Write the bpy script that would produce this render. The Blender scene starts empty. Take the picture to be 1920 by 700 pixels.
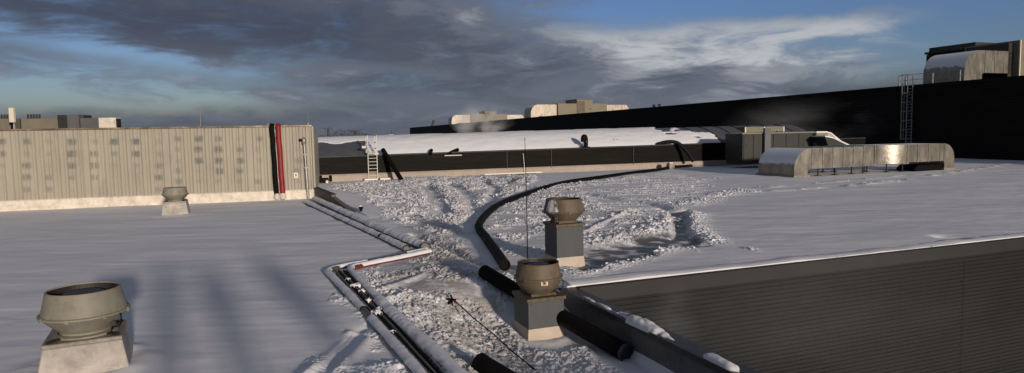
import bpy, math, random
import numpy as np
from mathutils import Vector, Matrix
random.seed(7); RNG = np.random.RandomState(11)
scn = bpy.context.scene
C = bpy.data.collections.new("scene"); scn.collection.children.link(C)
R = math.radians
# ---------------------------------------------------------------- camera
F = 1240.0; CAMZ = 3.0; PITCH = math.atan(100/F); ROLL = 0.018
fw = Vector((0, math.cos(PITCH), -math.sin(PITCH)))
r0 = Vector((1, 0, 0)); u0 = Vector((0, math.sin(PITCH), math.cos(PITCH)))
up = u0*math.cos(ROLL) + r0*math.sin(ROLL)
rt = r0*math.cos(ROLL) - u0*math.sin(ROLL)
cam_d = bpy.data.cameras.new("camera"); cam = bpy.data.objects.new("camera", cam_d); C.objects.link(cam)
cam_d.sensor_width = 36; cam_d.lens = 36*F/1920; cam_d.clip_end = 20000; cam_d.clip_start = 0.05
M = Matrix((rt, up, -fw)).transposed().to_4x4(); M.translation = (0, 0, CAMZ)
cam.matrix_world = M; scn.camera = cam
EYE = Vector((0, 0, CAMZ))
def ray(px, py): return (fw*F + rt*(px-960) + up*(350-py)).normalized()
# building grid
T = R(21); UX = Vector((math.cos(T), math.sin(T), 0)); VX = Vector((-math.sin(T), math.cos(T), 0)); ZX = Vector((0, 0, 1))
def sstep(x): x = np.clip(x, 0, 1); return x*x*(3-2*x)
KA = (-9.45, 32.2); KB = (-5.9, 25.4)          # kerb beside the cream wall
def hbase(X, Y):
    X = np.asarray(X, float); Y = np.asarray(Y, float)
    u = X*UX.x + Y*UX.y; v = X*VX.x + Y*VX.y
    h = -0.62*sstep((u-2.0)/1.9)*sstep((13.0-v)/2.3)*(1-sstep((u-5.35)/.3))
    dx, dy = KB[0]-KA[0], KB[1]-KA[1]; L = math.hypot(dx, dy)
    s = ((X-KA[0])*dx + (Y-KA[1])*dy)/L
    d = -((X-KA[0])*dy - (Y-KA[1])*dx)/L       # + on the right of the kerb
    prof = np.clip(1.15-s/L*0.95, 0, 1)*sstep((s+3)/3.0)
    h = h + 0.42*prof*np.where(d > 0, 1-sstep(d/3.2), 0)*sstep((s+6)/5)
    return h
def ground(px, py, dz=0.0):
    r = ray(px, py); t = 1.0; st = 1.0
    p = EYE + r*t
    for i in range(400):
        p = EYE + r*t
        e = p.z - float(hbase(p.x, p.y)) - dz
        if e < 0.002: break
        t += max(0.004, e*0.9)
        if t > 400: break
    return EYE + r*t
def on_plane(px, py, P, n):
    r = ray(px, py); t = (P-EYE).dot(n)/r.dot(n); return EYE + r*t
def at_y(px, py, Y):
    r = ray(px, py); return EYE + r*(Y/r.y)

# ---------------------------------------------------------------- materials
def nmath(nt, op, a, b=None, c=None, clamp=False):
    n = nt.nodes.new('ShaderNodeMath'); n.operation = op; n.use_clamp = clamp
    for i, x in enumerate((a, b, c)):
        if x is None: continue
        if isinstance(x, (int, float)): n.inputs[i].default_value = x
        else: nt.links.new(x, n.inputs[i])
    return n.outputs[0]
def nsmooth(nt, x, a, b):
    n = nt.nodes.new('ShaderNodeMapRange'); n.interpolation_type = 'SMOOTHSTEP'
    nt.links.new(x, n.inputs['Value']); n.inputs['From Min'].default_value = a; n.inputs['From Max'].default_value = b
    return n.outputs['Result']
def nmix(nt, f, a, b):
    n = nt.nodes.new('ShaderNodeMix'); n.data_type = 'RGBA'
    for s, x in ((n.inputs['Factor'], f), (n.inputs['A'], a), (n.inputs['B'], b)):
        if isinstance(x, (int, float)): s.default_value = x
        elif isinstance(x, tuple): s.default_value = (*x, 1) if len(x) == 3 else x
        else: nt.links.new(x, s)
    return n.outputs['Result']
def nnoise(nt, vec, scale, detail=4, rough=.55, dist=0):
    n = nt.nodes.new('ShaderNodeTexNoise'); n.inputs['Scale'].default_value = scale
    n.inputs['Detail'].default_value = detail; n.inputs['Roughness'].default_value = rough; n.inputs['Distortion'].default_value = dist
    if vec is not None: nt.links.new(vec, n.inputs['Vector'])
    return n.outputs['Fac']
def nmap(nt, vec, scale=(1, 1, 1), loc=(0, 0, 0), rot=(0, 0, 0)):
    n = nt.nodes.new('ShaderNodeMapping'); n.inputs['Scale'].default_value = scale; n.inputs['Location'].default_value = loc
    n.inputs['Rotation'].default_value = rot
    nt.links.new(vec, n.inputs['Vector']); return n.outputs[0]
SNOW = (0.80, 0.82, 0.87)
def mat(name, col, rough=.6, metal=0., var=.25, vscale=1.5, stretch=(1, 1, 1), dirt=None, dirt_amt=.5, dirt_scale=3., bump=.15, bscale=30., snow=None, spec=.5, snow_lo=.55, snow_hi=.8):
    m = bpy.data.materials.new(name); m.use_nodes = True; nt = m.node_tree
    b = nt.nodes['Principled BSDF']; tc = nt.nodes.new('ShaderNodeNewGeometry'); P = tc.outputs['Position']
    v = nmap(nt, P, stretch)
    n1 = nnoise(nt, v, vscale, 6, .6)
    c = nmix(nt, nsmooth(nt, n1, .3, .7), tuple(x*(1-var) for x in col), tuple(min(1, x*(1+var)) for x in col))
    if dirt:
        n2 = nnoise(nt, v, dirt_scale, 8, .7, .4)
        c = nmix(nt, nmath(nt, 'MULTIPLY', nsmooth(nt, n2, .45, .72), dirt_amt), c, dirt)
    rgh = nmath(nt, 'ADD', nmath(nt, 'MULTIPLY', n1, .25), rough-.12)
    bh = nnoise(nt, P, bscale, 4)
    met = metal
    if snow is not None:
        sp = nt.nodes.new('ShaderNodeSeparateXYZ'); nt.links.new(tc.outputs['Normal'], sp.inputs[0])
        n3 = nnoise(nt, P, 1.3, 6, .62)
        f = nmath(nt, 'ADD', sp.outputs['Z'], nmath(nt, 'MULTIPLY', nmath(nt, 'SUBTRACT', n3, .5), snow))
        f = nsmooth(nt, f, snow_lo, snow_hi)
        c = nmix(nt, f, c, SNOW)
        rgh = nmath(nt, 'MAXIMUM', rgh, nmath(nt, 'MULTIPLY', f, .75))
        met = nmath(nt, 'MULTIPLY', nmath(nt, 'SUBTRACT', 1., f), metal)
    nt.links.new(c, b.inputs['Base Color']); nt.links.new(rgh, b.inputs['Roughness'])
    if isinstance(met, (int, float)): b.inputs['Metallic'].default_value = met
    else: nt.links.new(met, b.inputs['Metallic'])
    b.inputs['Specular IOR Level'].default_value = spec
    if bump:
        bn = nt.nodes.new('ShaderNodeBump'); bn.inputs['Strength'].default_value = bump; bn.inputs['Distance'].default_value = .02
        nt.links.new(bh, bn.inputs['Height']); nt.links.new(bn.outputs[0], b.inputs['Normal'])
    return m
def attr(nt, name):
    n = nt.nodes.new('ShaderNodeAttribute'); n.attribute_name = name; return n.outputs['Fac']
def snow_mat(name, ripple=True):
    m = bpy.data.materials.new(name); m.use_nodes = True; nt = m.node_tree; b = nt.nodes['Principled BSDF']
    g = nt.nodes.new('ShaderNodeNewGeometry'); P = g.outputs['Position']
    n1 = nnoise(nt, P, .35, 5)
    c = nmix(nt, nsmooth(nt, n1, .3, .7), (.74, .735, .76), (.81, .805, .83))
    n2 = nnoise(nt, nmap(nt, P, (1, 1, 2)), 2.2, 7, .7)
    d = nmath(nt, 'MULTIPLY', attr(nt, 'dirt'), nsmooth(nt, n2, .34, .56))
    c = nmix(nt, d, c, (.40, .385, .375))
    w = nmath(nt, 'MULTIPLY', attr(nt, 'wet'), nsmooth(nt, nnoise(nt, P, 3.5, 7, .7), .12, .42))
    c = nmix(nt, w, c, (.13, .127, .125))
    nt.links.new(c, b.inputs['Base Color'])
    nt.links.new(nmath(nt, 'SUBTRACT', .8, nmath(nt, 'MULTIPLY', w, .35)), b.inputs['Roughness'])
    b.inputs['Specular IOR Level'].default_value = .25
    h = nmath(nt, 'ADD', nmath(nt, 'MULTIPLY', nnoise(nt, P, 45, 5, .75), .5), nnoise(nt, nmap(nt, P, (1, 3.2, 1), rot=(0, 0, R(10))), 5, 6, .65))
    bn = nt.nodes.new('ShaderNodeBump'); bn.inputs['Strength'].default_value = .12; bn.inputs['Distance'].default_value = .03
    nt.links.new(h, bn.inputs['Height']); nt.links.new(bn.outputs[0], b.inputs['Normal'])
    return m
MAT = dict(
 snow=snow_mat('snow'),
 cream=mat('cream_cladding', (.35, .32, .255), .55, 0, .08, .8, dirt=(.2, .18, .15), dirt_amt=.35, dirt_scale=1.2, stretch=(1, 1, .35)),
 flash=mat('base_flashing', (.70, .63, .53), .7, 0, .15, 2.5, dirt=(.33, .27, .2), dirt_amt=.5, dirt_scale=4, bump=.4, bscale=12),
 flash2=mat('beige_flashing', (.36, .30, .245), .6, 0, .12, 1.5, dirt=(.2, .16, .13), dirt_amt=.5),
 brownmetal=mat('brown_coping', (.14, .10, .07), .4, .3, .4, 1.2, dirt=(.5, .42, .3), dirt_amt=.8, dirt_scale=1.0),  # pale gold patches put the sunlit stretches into the brown colour
 blackwall=mat('black_cladding', (.013, .0115, .011), .65, 0, .3, .5, stretch=(.4, .4, 2), bump=.05, spec=.08),
 blackwall2=mat('black_low_cladding', (.0065, .0055, .0047), .6, 0, .3, .7, stretch=(.4, .4, 3), bump=.05, dirt=(.02, .017, .013), dirt_amt=.5, dirt_scale=1, spec=.12),
 court=mat('anthracite_cladding', (.0215, .0225, .0235), .6, 0, .12, .35, spec=.2, bump=.05, dirt=(.014, .014, .014), dirt_amt=.6, dirt_scale=.8, stretch=(.6, .6, 1.6)),
 fascia=mat('dark_fascia', (.016, .016, .0165), .6, 0, .15, 1, bump=.05),
 parapet=mat('grey_parapet', (.14, .135, .13), .6, 0, .15, 1.2, dirt=(.04, .04, .04), dirt_amt=.5),
 coping=mat('dark_coping', (.035, .033, .031), .45, .2, .3, 2, snow=2.1, snow_lo=1.25, snow_hi=1.4),
 fan=mat('olive_fan', (.135, .108, .075), .62, 0, .22, 3, spec=.25, dirt=(.07, .055, .04), dirt_amt=.55, dirt_scale=5, stretch=(1, 1, .4)),
 fan_grey=mat('pale_fan', (.24, .225, .18), .55, 0, .12, 3, spec=.3, dirt=(.14, .12, .09), dirt_amt=.5, dirt_scale=5),
 dark=mat('dark_interior', (.02, .017, .015), .6, 0, .3, 6),
 motor=mat('motor_plate', (.055, .055, .06), .6, .2, .3, 5),
 bluegrey=mat('blue_grey_panel', (.078, .086, .092), .55, 0, .1, 2, spec=.25, dirt=(.08, .085, .085), dirt_amt=.5, stretch=(1, 1, .3)),
 capbrown=mat('rusty_cap', (.10, .075, .045), .6, .2, .4, 8, dirt=(.035, .03, .025), dirt_amt=.8, dirt_scale=9),
 skirt=mat('pale_skirt', (.52, .44, .36), .7, 0, .12, 3, dirt=(.32, .26, .2), dirt_amt=.4),
 concrete=mat('concrete_skirt', (.44, .40, .36), .8, 0, .18, 3.5, dirt=(.22, .19, .165), dirt_amt=.7, dirt_scale=3, bump=.4, bscale=18),
 plate=mat('plate_metal', (.26, .245, .20), .5, .3, .2, 4, dirt=(.1, .09, .07), dirt_amt=.6, dirt_scale=6),
 hose=mat('black_hose', (.005, .0042, .0038), .65, 0, .3, 3, bump=.3, bscale=60, spec=.09),
 hosepurple=mat('dark_blue_hose', (.008, .007, .016), .5, 0, .3, 3, spec=.2),
 red=mat('red_hose', (.24, .008, .010), .55, 0, .25, 3),
 redpipe=mat('red_cable', (.16, .03, .025), .6, 0, .3, 4),
 white=mat('white_cable', (.55, .5, .44), .6, 0, .2, 6),
 alu=mat('aluminium', (.36, .345, .32), .5, .3, .12, 5),
 galv=mat('galvanised_steel', (.34, .33, .31), .45, .7, .15, 4),
 duct=mat('duct_sheet', (.33, .305, .26), .40, .75, .2, 2.2, dirt=(.2, .175, .14), dirt_amt=.6, dirt_scale=2.0, stretch=(1, 1, .4), snow=.55, snow_lo=.20, snow_hi=.32, bump=.7, bscale=3.5),
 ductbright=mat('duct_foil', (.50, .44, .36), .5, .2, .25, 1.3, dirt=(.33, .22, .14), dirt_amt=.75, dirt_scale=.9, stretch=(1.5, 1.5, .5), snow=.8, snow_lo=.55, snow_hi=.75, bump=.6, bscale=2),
 unit=mat('unit_panel', (.21, .19, .14), .55, .1, .08, .8, dirt=(.18, .16, .12), dirt_amt=.4, snow=.3, snow_lo=.7, snow_hi=.9, spec=.2),
 unitdark=mat('unit_panel_dark', (.040, .042, .039), .55, .1, .08, .8, dirt=(.05, .05, .048), dirt_amt=.4, snow=.3, snow_lo=.7, snow_hi=.9, spec=.2),  # dark panels; on the large panelled unit this tone stands in for shade
 unitgrey=mat('unit_panel_grey', (.13, .13, .13), .55, .1, .1, 1, spec=.2),
 louver=mat('louver', (.12, .095, .065), .6, .1, .3, 1),
 roofgrey=mat('barrel_glazing', (.07, .072, .08), .4, 0, .15, .6),
 roofing=mat('roofing_felt', (.09, .09, .09), .8, 0, .2, 1),
 tray=mat('tray_metal', (.16, .155, .145), .5, .5, .3, 8, dirt=(.06, .055, .05), dirt_amt=.7, dirt_scale=12),
 kerb=mat('kerb_concrete', (.16, .145, .12), .8, 0, .2, 3, dirt=(.07, .065, .055), dirt_amt=.8, dirt_scale=3, bump=.4, bscale=15),
 twig=mat('winter_twigs', (.045, .04, .037), .9, 0, .3, .1),
 skin=mat('skin', (.5, .33, .25), .6, 0, .05, 5), coat=mat('dark_coat', (.03, .035, .05), .8, 0, .2, 5), helmet=mat('helmet_white', (.7, .7, .68), .4, 0, .03, 5),
 sticker=mat('sticker_cream', (.75, .68, .55), .5, 0, .03, 5), orange=mat('sticker_orange', (.6, .22, .06), .5, 0, .05, 5), ink=mat('sticker_ink', (.02, .02, .02), .5, 0, .1, 5),
)
# ---------------------------------------------------------------- mesh helpers
def rootloc(p):
    while p is not None and p.parent is not None: p = p.parent
    return Vector(p.location) if p is not None else Vector((0, 0, 0))
KEEP = {'lattice', 'snow_lumps', 'shaft', 'roof_mast', 'mark', 'warning_mark'}
class MB:
    def __init__(s): s.v = []; s.f = []; s.cuts = []
    def add(s, vs, fs):
        o = len(s.v); s.cuts.append((o, len(s.f))); s.v += [Vector(x) for x in vs]; s.f += [tuple(i+o for i in f) for f in fs]; return s
    def box(s, c, size, ax=None, ay=None, az=None):      # centre, full sizes, axes
        ax = ax or UX; ay = ay or VX; az = az or ZX; c = Vector(c); hx, hy, hz = [q/2 for q in size]
        vs = [c+ax*(hx*i)+ay*(hy*j)+az*(hz*k) for k in (-1, 1) for j in (-1, 1) for i in (-1, 1)]
        return s.add(vs, [(0, 2, 3, 1), (4, 5, 7, 6), (0, 1, 5, 4), (2, 6, 7, 3), (0, 4, 6, 2), (1, 3, 7, 5)])
    def bar(s, a, b, w, h=None):
        a = Vector(a); b = Vector(b); d = (b-a); L = d.length; d = d/L; h = h or w
        up_ = ZX if abs(d.z) < .95 else UX
        x = d.cross(up_).normalized(); y = x.cross(d)
        return s.box((a+b)/2, (L, w, h), d, x, y)
    def tube(s, pts, r, n=10, cap=True, closed=False):
        pts = [Vector(p) for p in pts]; m = len(pts); rr = r if isinstance(r, (list, tuple)) else [r]*m
        vs = []; prev = None
        for i, p in enumerate(pts):
            if closed: d = pts[(i+1) % m]-pts[i-1]
            else: d = pts[min(i+1, m-1)]-pts[max(i-1, 0)]
            d.normalize()
            if prev is None:
                a = ZX if abs(d.z) < .9 else UX; x = d.cross(a).normalized()
            else: x = (prev-d*prev.dot(d)).normalized()
            prev = x; y = d.cross(x)
            for k in range(n):
                t = 2*math.pi*k/n; vs.append(p+(x*math.cos(t)+y*math.sin(t))*rr[i])
        fs = []
        for i in range(m if closed else m-1):
            j = (i+1) % m
            for k in range(n): fs.append((i*n+k, i*n+(k+1) % n, j*n+(k+1) % n, j*n+k))
        if cap and not closed: fs += [tuple(range(n-1, -1, -1)), tuple((m-1)*n+k for k in range(n))]
        return s.add(vs, fs)
    def lathe(s, prof, c, n=48, cap=False):
        c = Vector(c); vs = []; m = len(prof)
        for r_, z in prof:
            for k in range(n):
                t = 2*math.pi*k/n; vs.append(c+Vector((r_*math.cos(t), r_*math.sin(t), z)))
        fs = []
        for i in range(m-1):
            for k in range(n): fs.append((i*n+k, i*n+(k+1) % n, (i+1)*n+(k+1) % n, (i+1)*n+k))
        if cap: fs += [tuple((m-1)*n+k for k in range(n))]
        return s.add(vs, fs)
    def prism(s, poly, O, ax, ay, ez):                   # polygon (a,b) in ax, ay extruded by vector ez
        n = len(poly); O = Vector(O)
        vs = [O+ax*a+ay*b for a, b in poly]; vs += [v+ez for v in vs]
        return s.add(vs, [tuple(range(n)), tuple(range(2*n-1, n-1, -1))] + [(i, i+n, (i+1) % n+n, (i+1) % n) for i in range(n)])
    def frustum(s, c, a, b, z0, z1, UX=UX, VX=VX):
        c = Vector(c); vs = [c+UX*(h*i)+VX*(h*j)+ZX*z for h, z in ((a/2, z0), (b/2, z1)) for j in (-1, 1) for i in (-1, 1)]
        return s.add(vs, [(0, 2, 3, 1), (4, 5, 7, 6), (0, 1, 5, 4), (2, 6, 7, 3), (0, 4, 6, 2), (1, 3, 7, 5)])
    def build(s, name, m, parent=None, smooth=None, bevel=0):
        if parent is not None and 1 < len(s.cuts) <= 60 and name not in KEEP:
            first = None; cu = s.cuts+[(len(s.v), len(s.f))]
            for (a, fa), (b_, fb) in zip(cu[:-1], cu[1:]):
                q = MB(); q.v = s.v[a:b_]; q.f = [tuple(i-a for i in f) for f in s.f[fa:fb]]
                o = q.build(name, m, parent, smooth, bevel); first = first or o
            return first
        off = rootloc(parent); me = bpy.data.meshes.new(name)
        me.from_pydata([tuple(x-off) for x in s.v], [], s.f)
        import bmesh
        bm = bmesh.new(); bm.from_mesh(me); bmesh.ops.recalc_face_normals(bm, faces=bm.faces)
        if bevel: bmesh.ops.bevel(bm, geom=list(bm.edges), offset=bevel, segments=1, affect='EDGES')
        bm.to_mesh(me); bm.free()
        me.materials.append(MAT[m] if isinstance(m, str) else m)
        if smooth:
            me.polygons.foreach_set('use_smooth', [True]*len(me.polygons)); me.set_sharp_from_angle(angle=R(smooth))
        o = bpy.data.objects.new(name, me); C.objects.link(o)
        if parent: o.parent = parent
        return o
def npmesh(name, V, Q, m, parent=None, smooth=True, attrs=None):
    me = bpy.data.meshes.new(name); off = rootloc(parent)
    V = V-np.array(off); me.vertices.add(len(V)); me.vertices.foreach_set('co', V.astype(np.float32).ravel())
    n = Q.shape[1]; me.loops.add(Q.size); me.loops.foreach_set('vertex_index', Q.astype(np.int32).ravel())
    me.polygons.add(len(Q)); me.polygons.foreach_set('loop_start', np.arange(0, Q.size, n, dtype=np.int32))
    me.polygons.foreach_set('use_smooth', np.full(len(Q), smooth))
    me.update(calc_edges=True); me.validate()
    for k, a in (attrs or {}).items():
        at = me.attributes.new(k, 'FLOAT', 'POINT'); at.data.foreach_set('value', a.astype(np.float32))
    me.materials.append(MAT[m] if isinstance(m, str) else m)
    o = bpy.data.objects.new(name, me); C.objects.link(o)
    if parent: o.parent = parent
    return o
def tag(o, label=None, cat=None, group=None, kind=None):
    if label: o['label'] = label
    if cat: o['category'] = cat
    if group: o['group'] = group
    if kind: o['kind'] = kind
    return o
def thing(name, label, cat, loc, group=None):
    o = bpy.data.objects.new(name, None); C.objects.link(o); o.location = loc; o.empty_display_size = .2
    return tag(o, label, cat, group)
def smoothpath(pts, n=6):
    pts = [Vector(p) for p in pts]; out = []
    P = [pts[0]*2-pts[1]]+pts+[pts[-1]*2-pts[-2]]
    for i in range(1, len(P)-2):
        a, b, c, d = P[i-1:i+3]
        for k in range(n):
            t = k/n
            out.append(.5*((2*b)+(c-a)*t+(2*a-5*b+4*c-d)*t*t+(3*b-a-3*c+d)*t**3))
    return out+[pts[-1]]
# ---------------------------------------------------------------- numpy noise
_tab = RNG.rand(65536)
def _h(ix, iy, s=0): return _tab[(ix*7919+iy*104729+s*1299721) & 65535]
def vnoise(x, y, s=0):
    ix = np.floor(x).astype(np.int64); iy = np.floor(y).astype(np.int64); fx = sstep(x-ix); fy = sstep(y-iy)
    return (_h(ix, iy, s)*(1-fx)+_h(ix+1, iy, s)*fx)*(1-fy)+(_h(ix, iy+1, s)*(1-fx)+_h(ix+1, iy+1, s)*fx)*fy
def fbm(x, y, o=4, s=0):
    a = 0; w = .5; t = 0
    for i in range(o): a = a+w*vnoise(x*2**i+i*17.3, y*2**i-i*9.1, s+i); t += w; w *= .5
    return a/t
def domes(x, y, cell, s=0, dens=.8):
    x = x/cell; y = y/cell; ix = np.floor(x).astype(np.int64); iy = np.floor(y).astype(np.int64); out = np.zeros_like(x)
    for a in (-1, 0, 1):
        for b in (-1, 0, 1):
            jx, jy = ix+a, iy+b
            cx = jx+_h(jx, jy, s+1); cy = jy+_h(jx, jy, s+2); r = .25+.5*_h(jx, jy, s+3)
            th = _h(jx, jy, s+5)*6.28; e = 1+.8*_h(jx, jy, s+6)
            dx, dy = x-cx, y-cy; c, sn = np.cos(th), np.sin(th)
            d2 = ((dx*c+dy*sn)*e)**2+(dy*c-dx*sn)**2
            on = _h(jx, jy, s+4) < dens
            out = np.maximum(out, np.where(on, np.clip(1-d2/(r*r), 0, 1)**.9*r*1.45, 0))
    return out
def polydist(X, Y, poly, closed=True):
    d = np.full(X.shape, 1e9); inside = np.zeros(X.shape, bool); n = len(poly)
    for i in range(n if closed else n-1):
        ax, ay = poly[i]; bx, by = poly[(i+1) % n]; ex, ey = bx-ax, by-ay
        t = np.clip(((X-ax)*ex+(Y-ay)*ey)/(ex*ex+ey*ey+1e-9), 0, 1)
        d = np.minimum(d, np.hypot(X-ax-t*ex, Y-ay-t*ey))
        if closed:
            c = ((ay > Y) != (by > Y)) & (X < (bx-ax)*(Y-ay)/(by-ay+1e-12)+ax); inside ^= c
    return (np.where(inside, d, -d) if closed else d)
def G2(pts): return [(g.x, g.y) for g in (ground(*p) for p in pts)]

# ---------------------------------------------------------------- snow on the roofs
VE = 11.5; UE = 5.62
def build_snow():
    ts = np.concatenate([np.linspace(-1.0, -.36, 50), np.linspace(-.36, .38, 940)[1:], np.linspace(.38, 1.0, 130)[1:]])
    zs = np.concatenate([np.linspace(4.5, 7.8, 45)[:-1], np.exp(np.linspace(math.log(7.8), math.log(46), 1130)), np.linspace(46, 78, 110)[1:]])
    X = (zs[:, None]*ts[None, :]).ravel(); Y = np.repeat(zs, len(ts))
    H = hbase(X, Y); nw = fbm(X*1.3, Y*1.3, 4, 3)-.5
    def reg(poly, soft=.5, jit=1.0): return sstep(.5+(polydist(X, Y, G2(poly))+nw*jit)/soft)
    def line(poly, w, jit=.3): return np.exp(-((polydist(X, Y, G2(poly), False)+nw*jit)/w)**2)
    A = reg([(612, 350), (760, 335), (1000, 330), (1000, 350), (925, 385), (872, 420), (872, 470), (935, 520), (960, 560), (960, 650), (1010, 655), (1100, 650), (1160, 680), (1290, 720), (1280, 790), (860, 790), (700, 570), (668, 512), (800, 484), (812, 468), (765, 430), (722, 402), (690, 372)], .5, 1.2)
    B = reg([(1000, 352), (945, 388), (918, 420), (945, 470), (985, 510), (1015, 505), (1090, 470), (1200, 440), (1262, 405), (1150, 398), (1110, 375), (1090, 352), (1210, 330), (1100, 341)], .6, 1.5)
    Cc = reg([(1090, 345), (1250, 322), (1340, 342), (1300, 380), (1265, 402), (1100, 440)], 1, 1.5)
    Dd = reg([(610, 530), (650, 560), (720, 640), (780, 720), (760, 790), (500, 790), (560, 690), (645, 600)], .3, .8)
    E = line([(1090, 458), (1150, 452), (1205, 438), (1250, 420), (1275, 405)], .55)
    E2 = line([(1090, 512), (1150, 498), (1210, 478), (1260, 462)], .35)
    E3 = line([(1262, 462), (1320, 468), (1400, 467)], .25)
    E4 = line([(1300, 400), (1302, 430), (1340, 455)], .4)
    F1 = line([(1285, 384), (1335, 370), (1395, 357)], .65, .6)
    g1 = line([(1395, 362), (1560, 352), (1700, 338), (1890, 308)], .35, .5)
    g2 = line([(1180, 350), (1300, 349), (1440, 352), (1560, 342), (1720, 327)], .25, .5)
    g3 = line([(1150, 342), (1250, 338), (1350, 335)], .3, .5)
    smooth = reg([(930, 388), (885, 402), (865, 430), (880, 470), (935, 508), (900, 430)], .3, .3)
    brk = sstep((fbm(X*2.3, Y*.6, 3, 21)-.42)/.15)
    streak = sstep((fbm(X*.5+Y*.1, Y*3.0, 4, 31)-.5)/.12)
    patch = sstep((fbm(X*1.0, Y*1.0, 4, 8)-.33)/.22); am = A*(.16+1.0*patch)*np.clip(.55+Y/40, .7, 1.1); am = np.maximum(am, B*(.06+.85*sstep((fbm(X*.7, Y*1.1, 4, 9)-.36)/.22))); am = np.maximum(am, Cc*.42*streak)
    am = np.maximum(am, Dd*.7*sstep((fbm(X*1.1, Y*1.1, 4, 15)-.42)/.2))
    for q, k in ((E, 1.2), (E2, .9), (E3, .8*brk), (E4, .9), (F1, .9), (g1, .75*brk), (g2, .6*brk), (g3, .6*brk)): am = np.maximum(am, q*k)
    wet0 = reg([(1088, 472), (1160, 459), (1245, 440), (1300, 446), (1305, 460), (1230, 471), (1150, 494), (1088, 508)], .4, .8); am = am*(1-.88*wet0)
    am *= 1-.8*smooth
    GR = [([(775, 440), (800, 450), (830, 462), (880, 484), (930, 500), (985, 520)], .15, .20),
          ([(800, 345), (812, 358), (828, 378), (828, 402)], .34, .15), ([(840, 344), (862, 354), (884, 372), (886, 396)], .34, .14), ([(790, 350), (806, 364), (812, 384)], .25, .08),
          ([(905, 340), (929, 352), (915, 386)], .28, .12), ([(1095, 362), (1160, 373), (1215, 380), (1262, 394)], .26, .17),
          ([(600, 740), (640, 660), (660, 630)], .1, .07), ([(560, 740), (640, 640), (690, 610)], .1, .05)]
    GR = [(line(p_, w_, .1), d_) for p_, w_, d_ in GR]
    for q_, d_ in GR: am = am*(1-.7*q_)
    sc = np.clip(Y/22, .65, 1.6)
    X0, Y0 = X, Y; X = X0+(fbm(X0*6, Y0*6, 3, 201)-.5)*.16; Y = Y0+(fbm(X0*6, Y0*6, 3, 211)-.5)*.16
    c1 = domes(X, Y, .36, 100, .22); c2 = domes(X, Y, .20, 200, .5); c3 = domes(X, Y, .10, 300, .6)
    c4 = domes(X, Y, .055, 400, .6)
    rid = 1-np.abs(2*fbm(X*5.5, Y*5.5, 5, 41)-1); rid = np.clip((rid-.55)/.45, 0, 1); rid2 = 1-np.abs(2*fbm(X*11, Y*11, 4, 45)-1); rid2 = np.clip((rid2-.5)/.5, 0, 1); X, Y = X0, Y0
    # footprints
    fp = domes(X, Y, .6, 500, .5)
    big_ = sstep((fbm(X*.8, Y*.8, 3, 77)-.40)/.25)
    slab = np.clip((fbm(X*3.1, Y*3.1, 3, 46)-.47)*3.2, 0, .32)
    clump = (c1*.018+c2*.04)*big_+c3*.062+c4*.034+rid*.018+rid2*.055+slab*.07+(fbm(X*16, Y*16, 4, 40)-.5)*.075
    H2 = H+am*clump*.72*np.clip(sc, .8, 1.4)-am*fp*.07*np.clip(1-Y/45, 0, 1)
    H2 += .025*A*(fbm(X*.8, Y*.8, 3, 12)-.5)*2
    # banks, pits, tracks
    H2 += E*.05+E2*.03+E4*.03+F1*.01
    pit = reg([(1256, 393), (1286, 393), (1297, 442), (1262, 445)], .3, .2)
    wet = reg([(1088, 472), (1160, 458), (1245, 436), (1310, 442), (1318, 462), (1230, 474), (1150, 497), (1088, 512)], .5, .9)
    H2 -= pit*.16+wet*.06
    for q_, d_ in GR: H2 -= q_*d_*.7
    for pl in ([(560, 715), (605, 680), (660, 625)], [(590, 730), (640, 690), (690, 640)], [(1090, 440), (1150, 410), (1190, 396)], [(660, 560), (720, 545), (790, 520)], [(690, 580), (760, 560)]):
        H2 += line(pl, .10, .1)*.07
    H2 += (fbm(X*.35, Y*.8, 4, 50)-.5)*.075*(1-A)+(fbm(X*2.5, Y*4, 3, 51)-.5)*.007
    for bx_, by_, br in ((-5.72, 8.66, .55), (-13.4, 26.3, .55), (1.16, 14.9, .42), (.44, 11.65, .42)):
        rr_ = np.hypot(X-bx_, Y-by_); H2 += .045*np.exp(-((rr_-br-.12)/.16)**2)*(.5+fbm(X*3, Y*3, 2, 91))
    dz = polydist(X, Y, G2([(1768, 444), (1790, 446)]), False); H2 -= .12*np.exp(-(dz/.22)**2)
    dirt = np.clip(.8*reg([(780, 470), (830, 480), (930, 560), (960, 640), (1040, 720), (880, 790), (790, 600), (720, 520)], 1.5, 1.5)
                   + .5*reg([(770, 425), (860, 440), (900, 480), (950, 500), (940, 530), (800, 470)], .8, 1)+.8*line([(775, 440), (830, 462), (880, 484), (985, 520)], .16)
                   + .3*B+.3*A+.9*line([(1095, 362), (1160, 373), (1262, 394)], .15, .1), 0, 1)
    wetv = np.clip(wet*1.2+pit*.75, 0, 1)*sstep((.78-fbm(X*3, Y*4, 4, 60))/.3)
    # void: keep the roof edge straight, snow lip turned down
    u = X*UX.x+Y*UX.y; v = X*VX.x+Y*VX.y
    void = (u > UE-.1) & (v < VE)
    lip = void & (v > VE-.26)
    edge = (v >= VE) & (v < VE+.35) & (u > UE)
    lipn = (fbm(u*1.5, u*0, 3, 70)-.5)*.03
    H2 = np.where(edge, H2+.018*sstep((v-VE)/.15)+lipn, H2)
    vv = np.where(lip, VE-.0-lipn*.4, v); H2 = np.where(lip, hbase(X, Y)*0-(VE-v)*.12+lipn, H2)
    X = u*UX.x+vv*VX.x; Y = u*UX.y+vv*VX.y
    nx, nz = len(ts), len(zs); idx = np.arange(nx*nz).reshape(nz, nx)
    Q = np.stack([idx[:-1, :-1], idx[:-1, 1:], idx[1:, 1:], idx[1:, :-1]], -1).reshape(-1, 4)
    bad = void & ~lip
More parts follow.
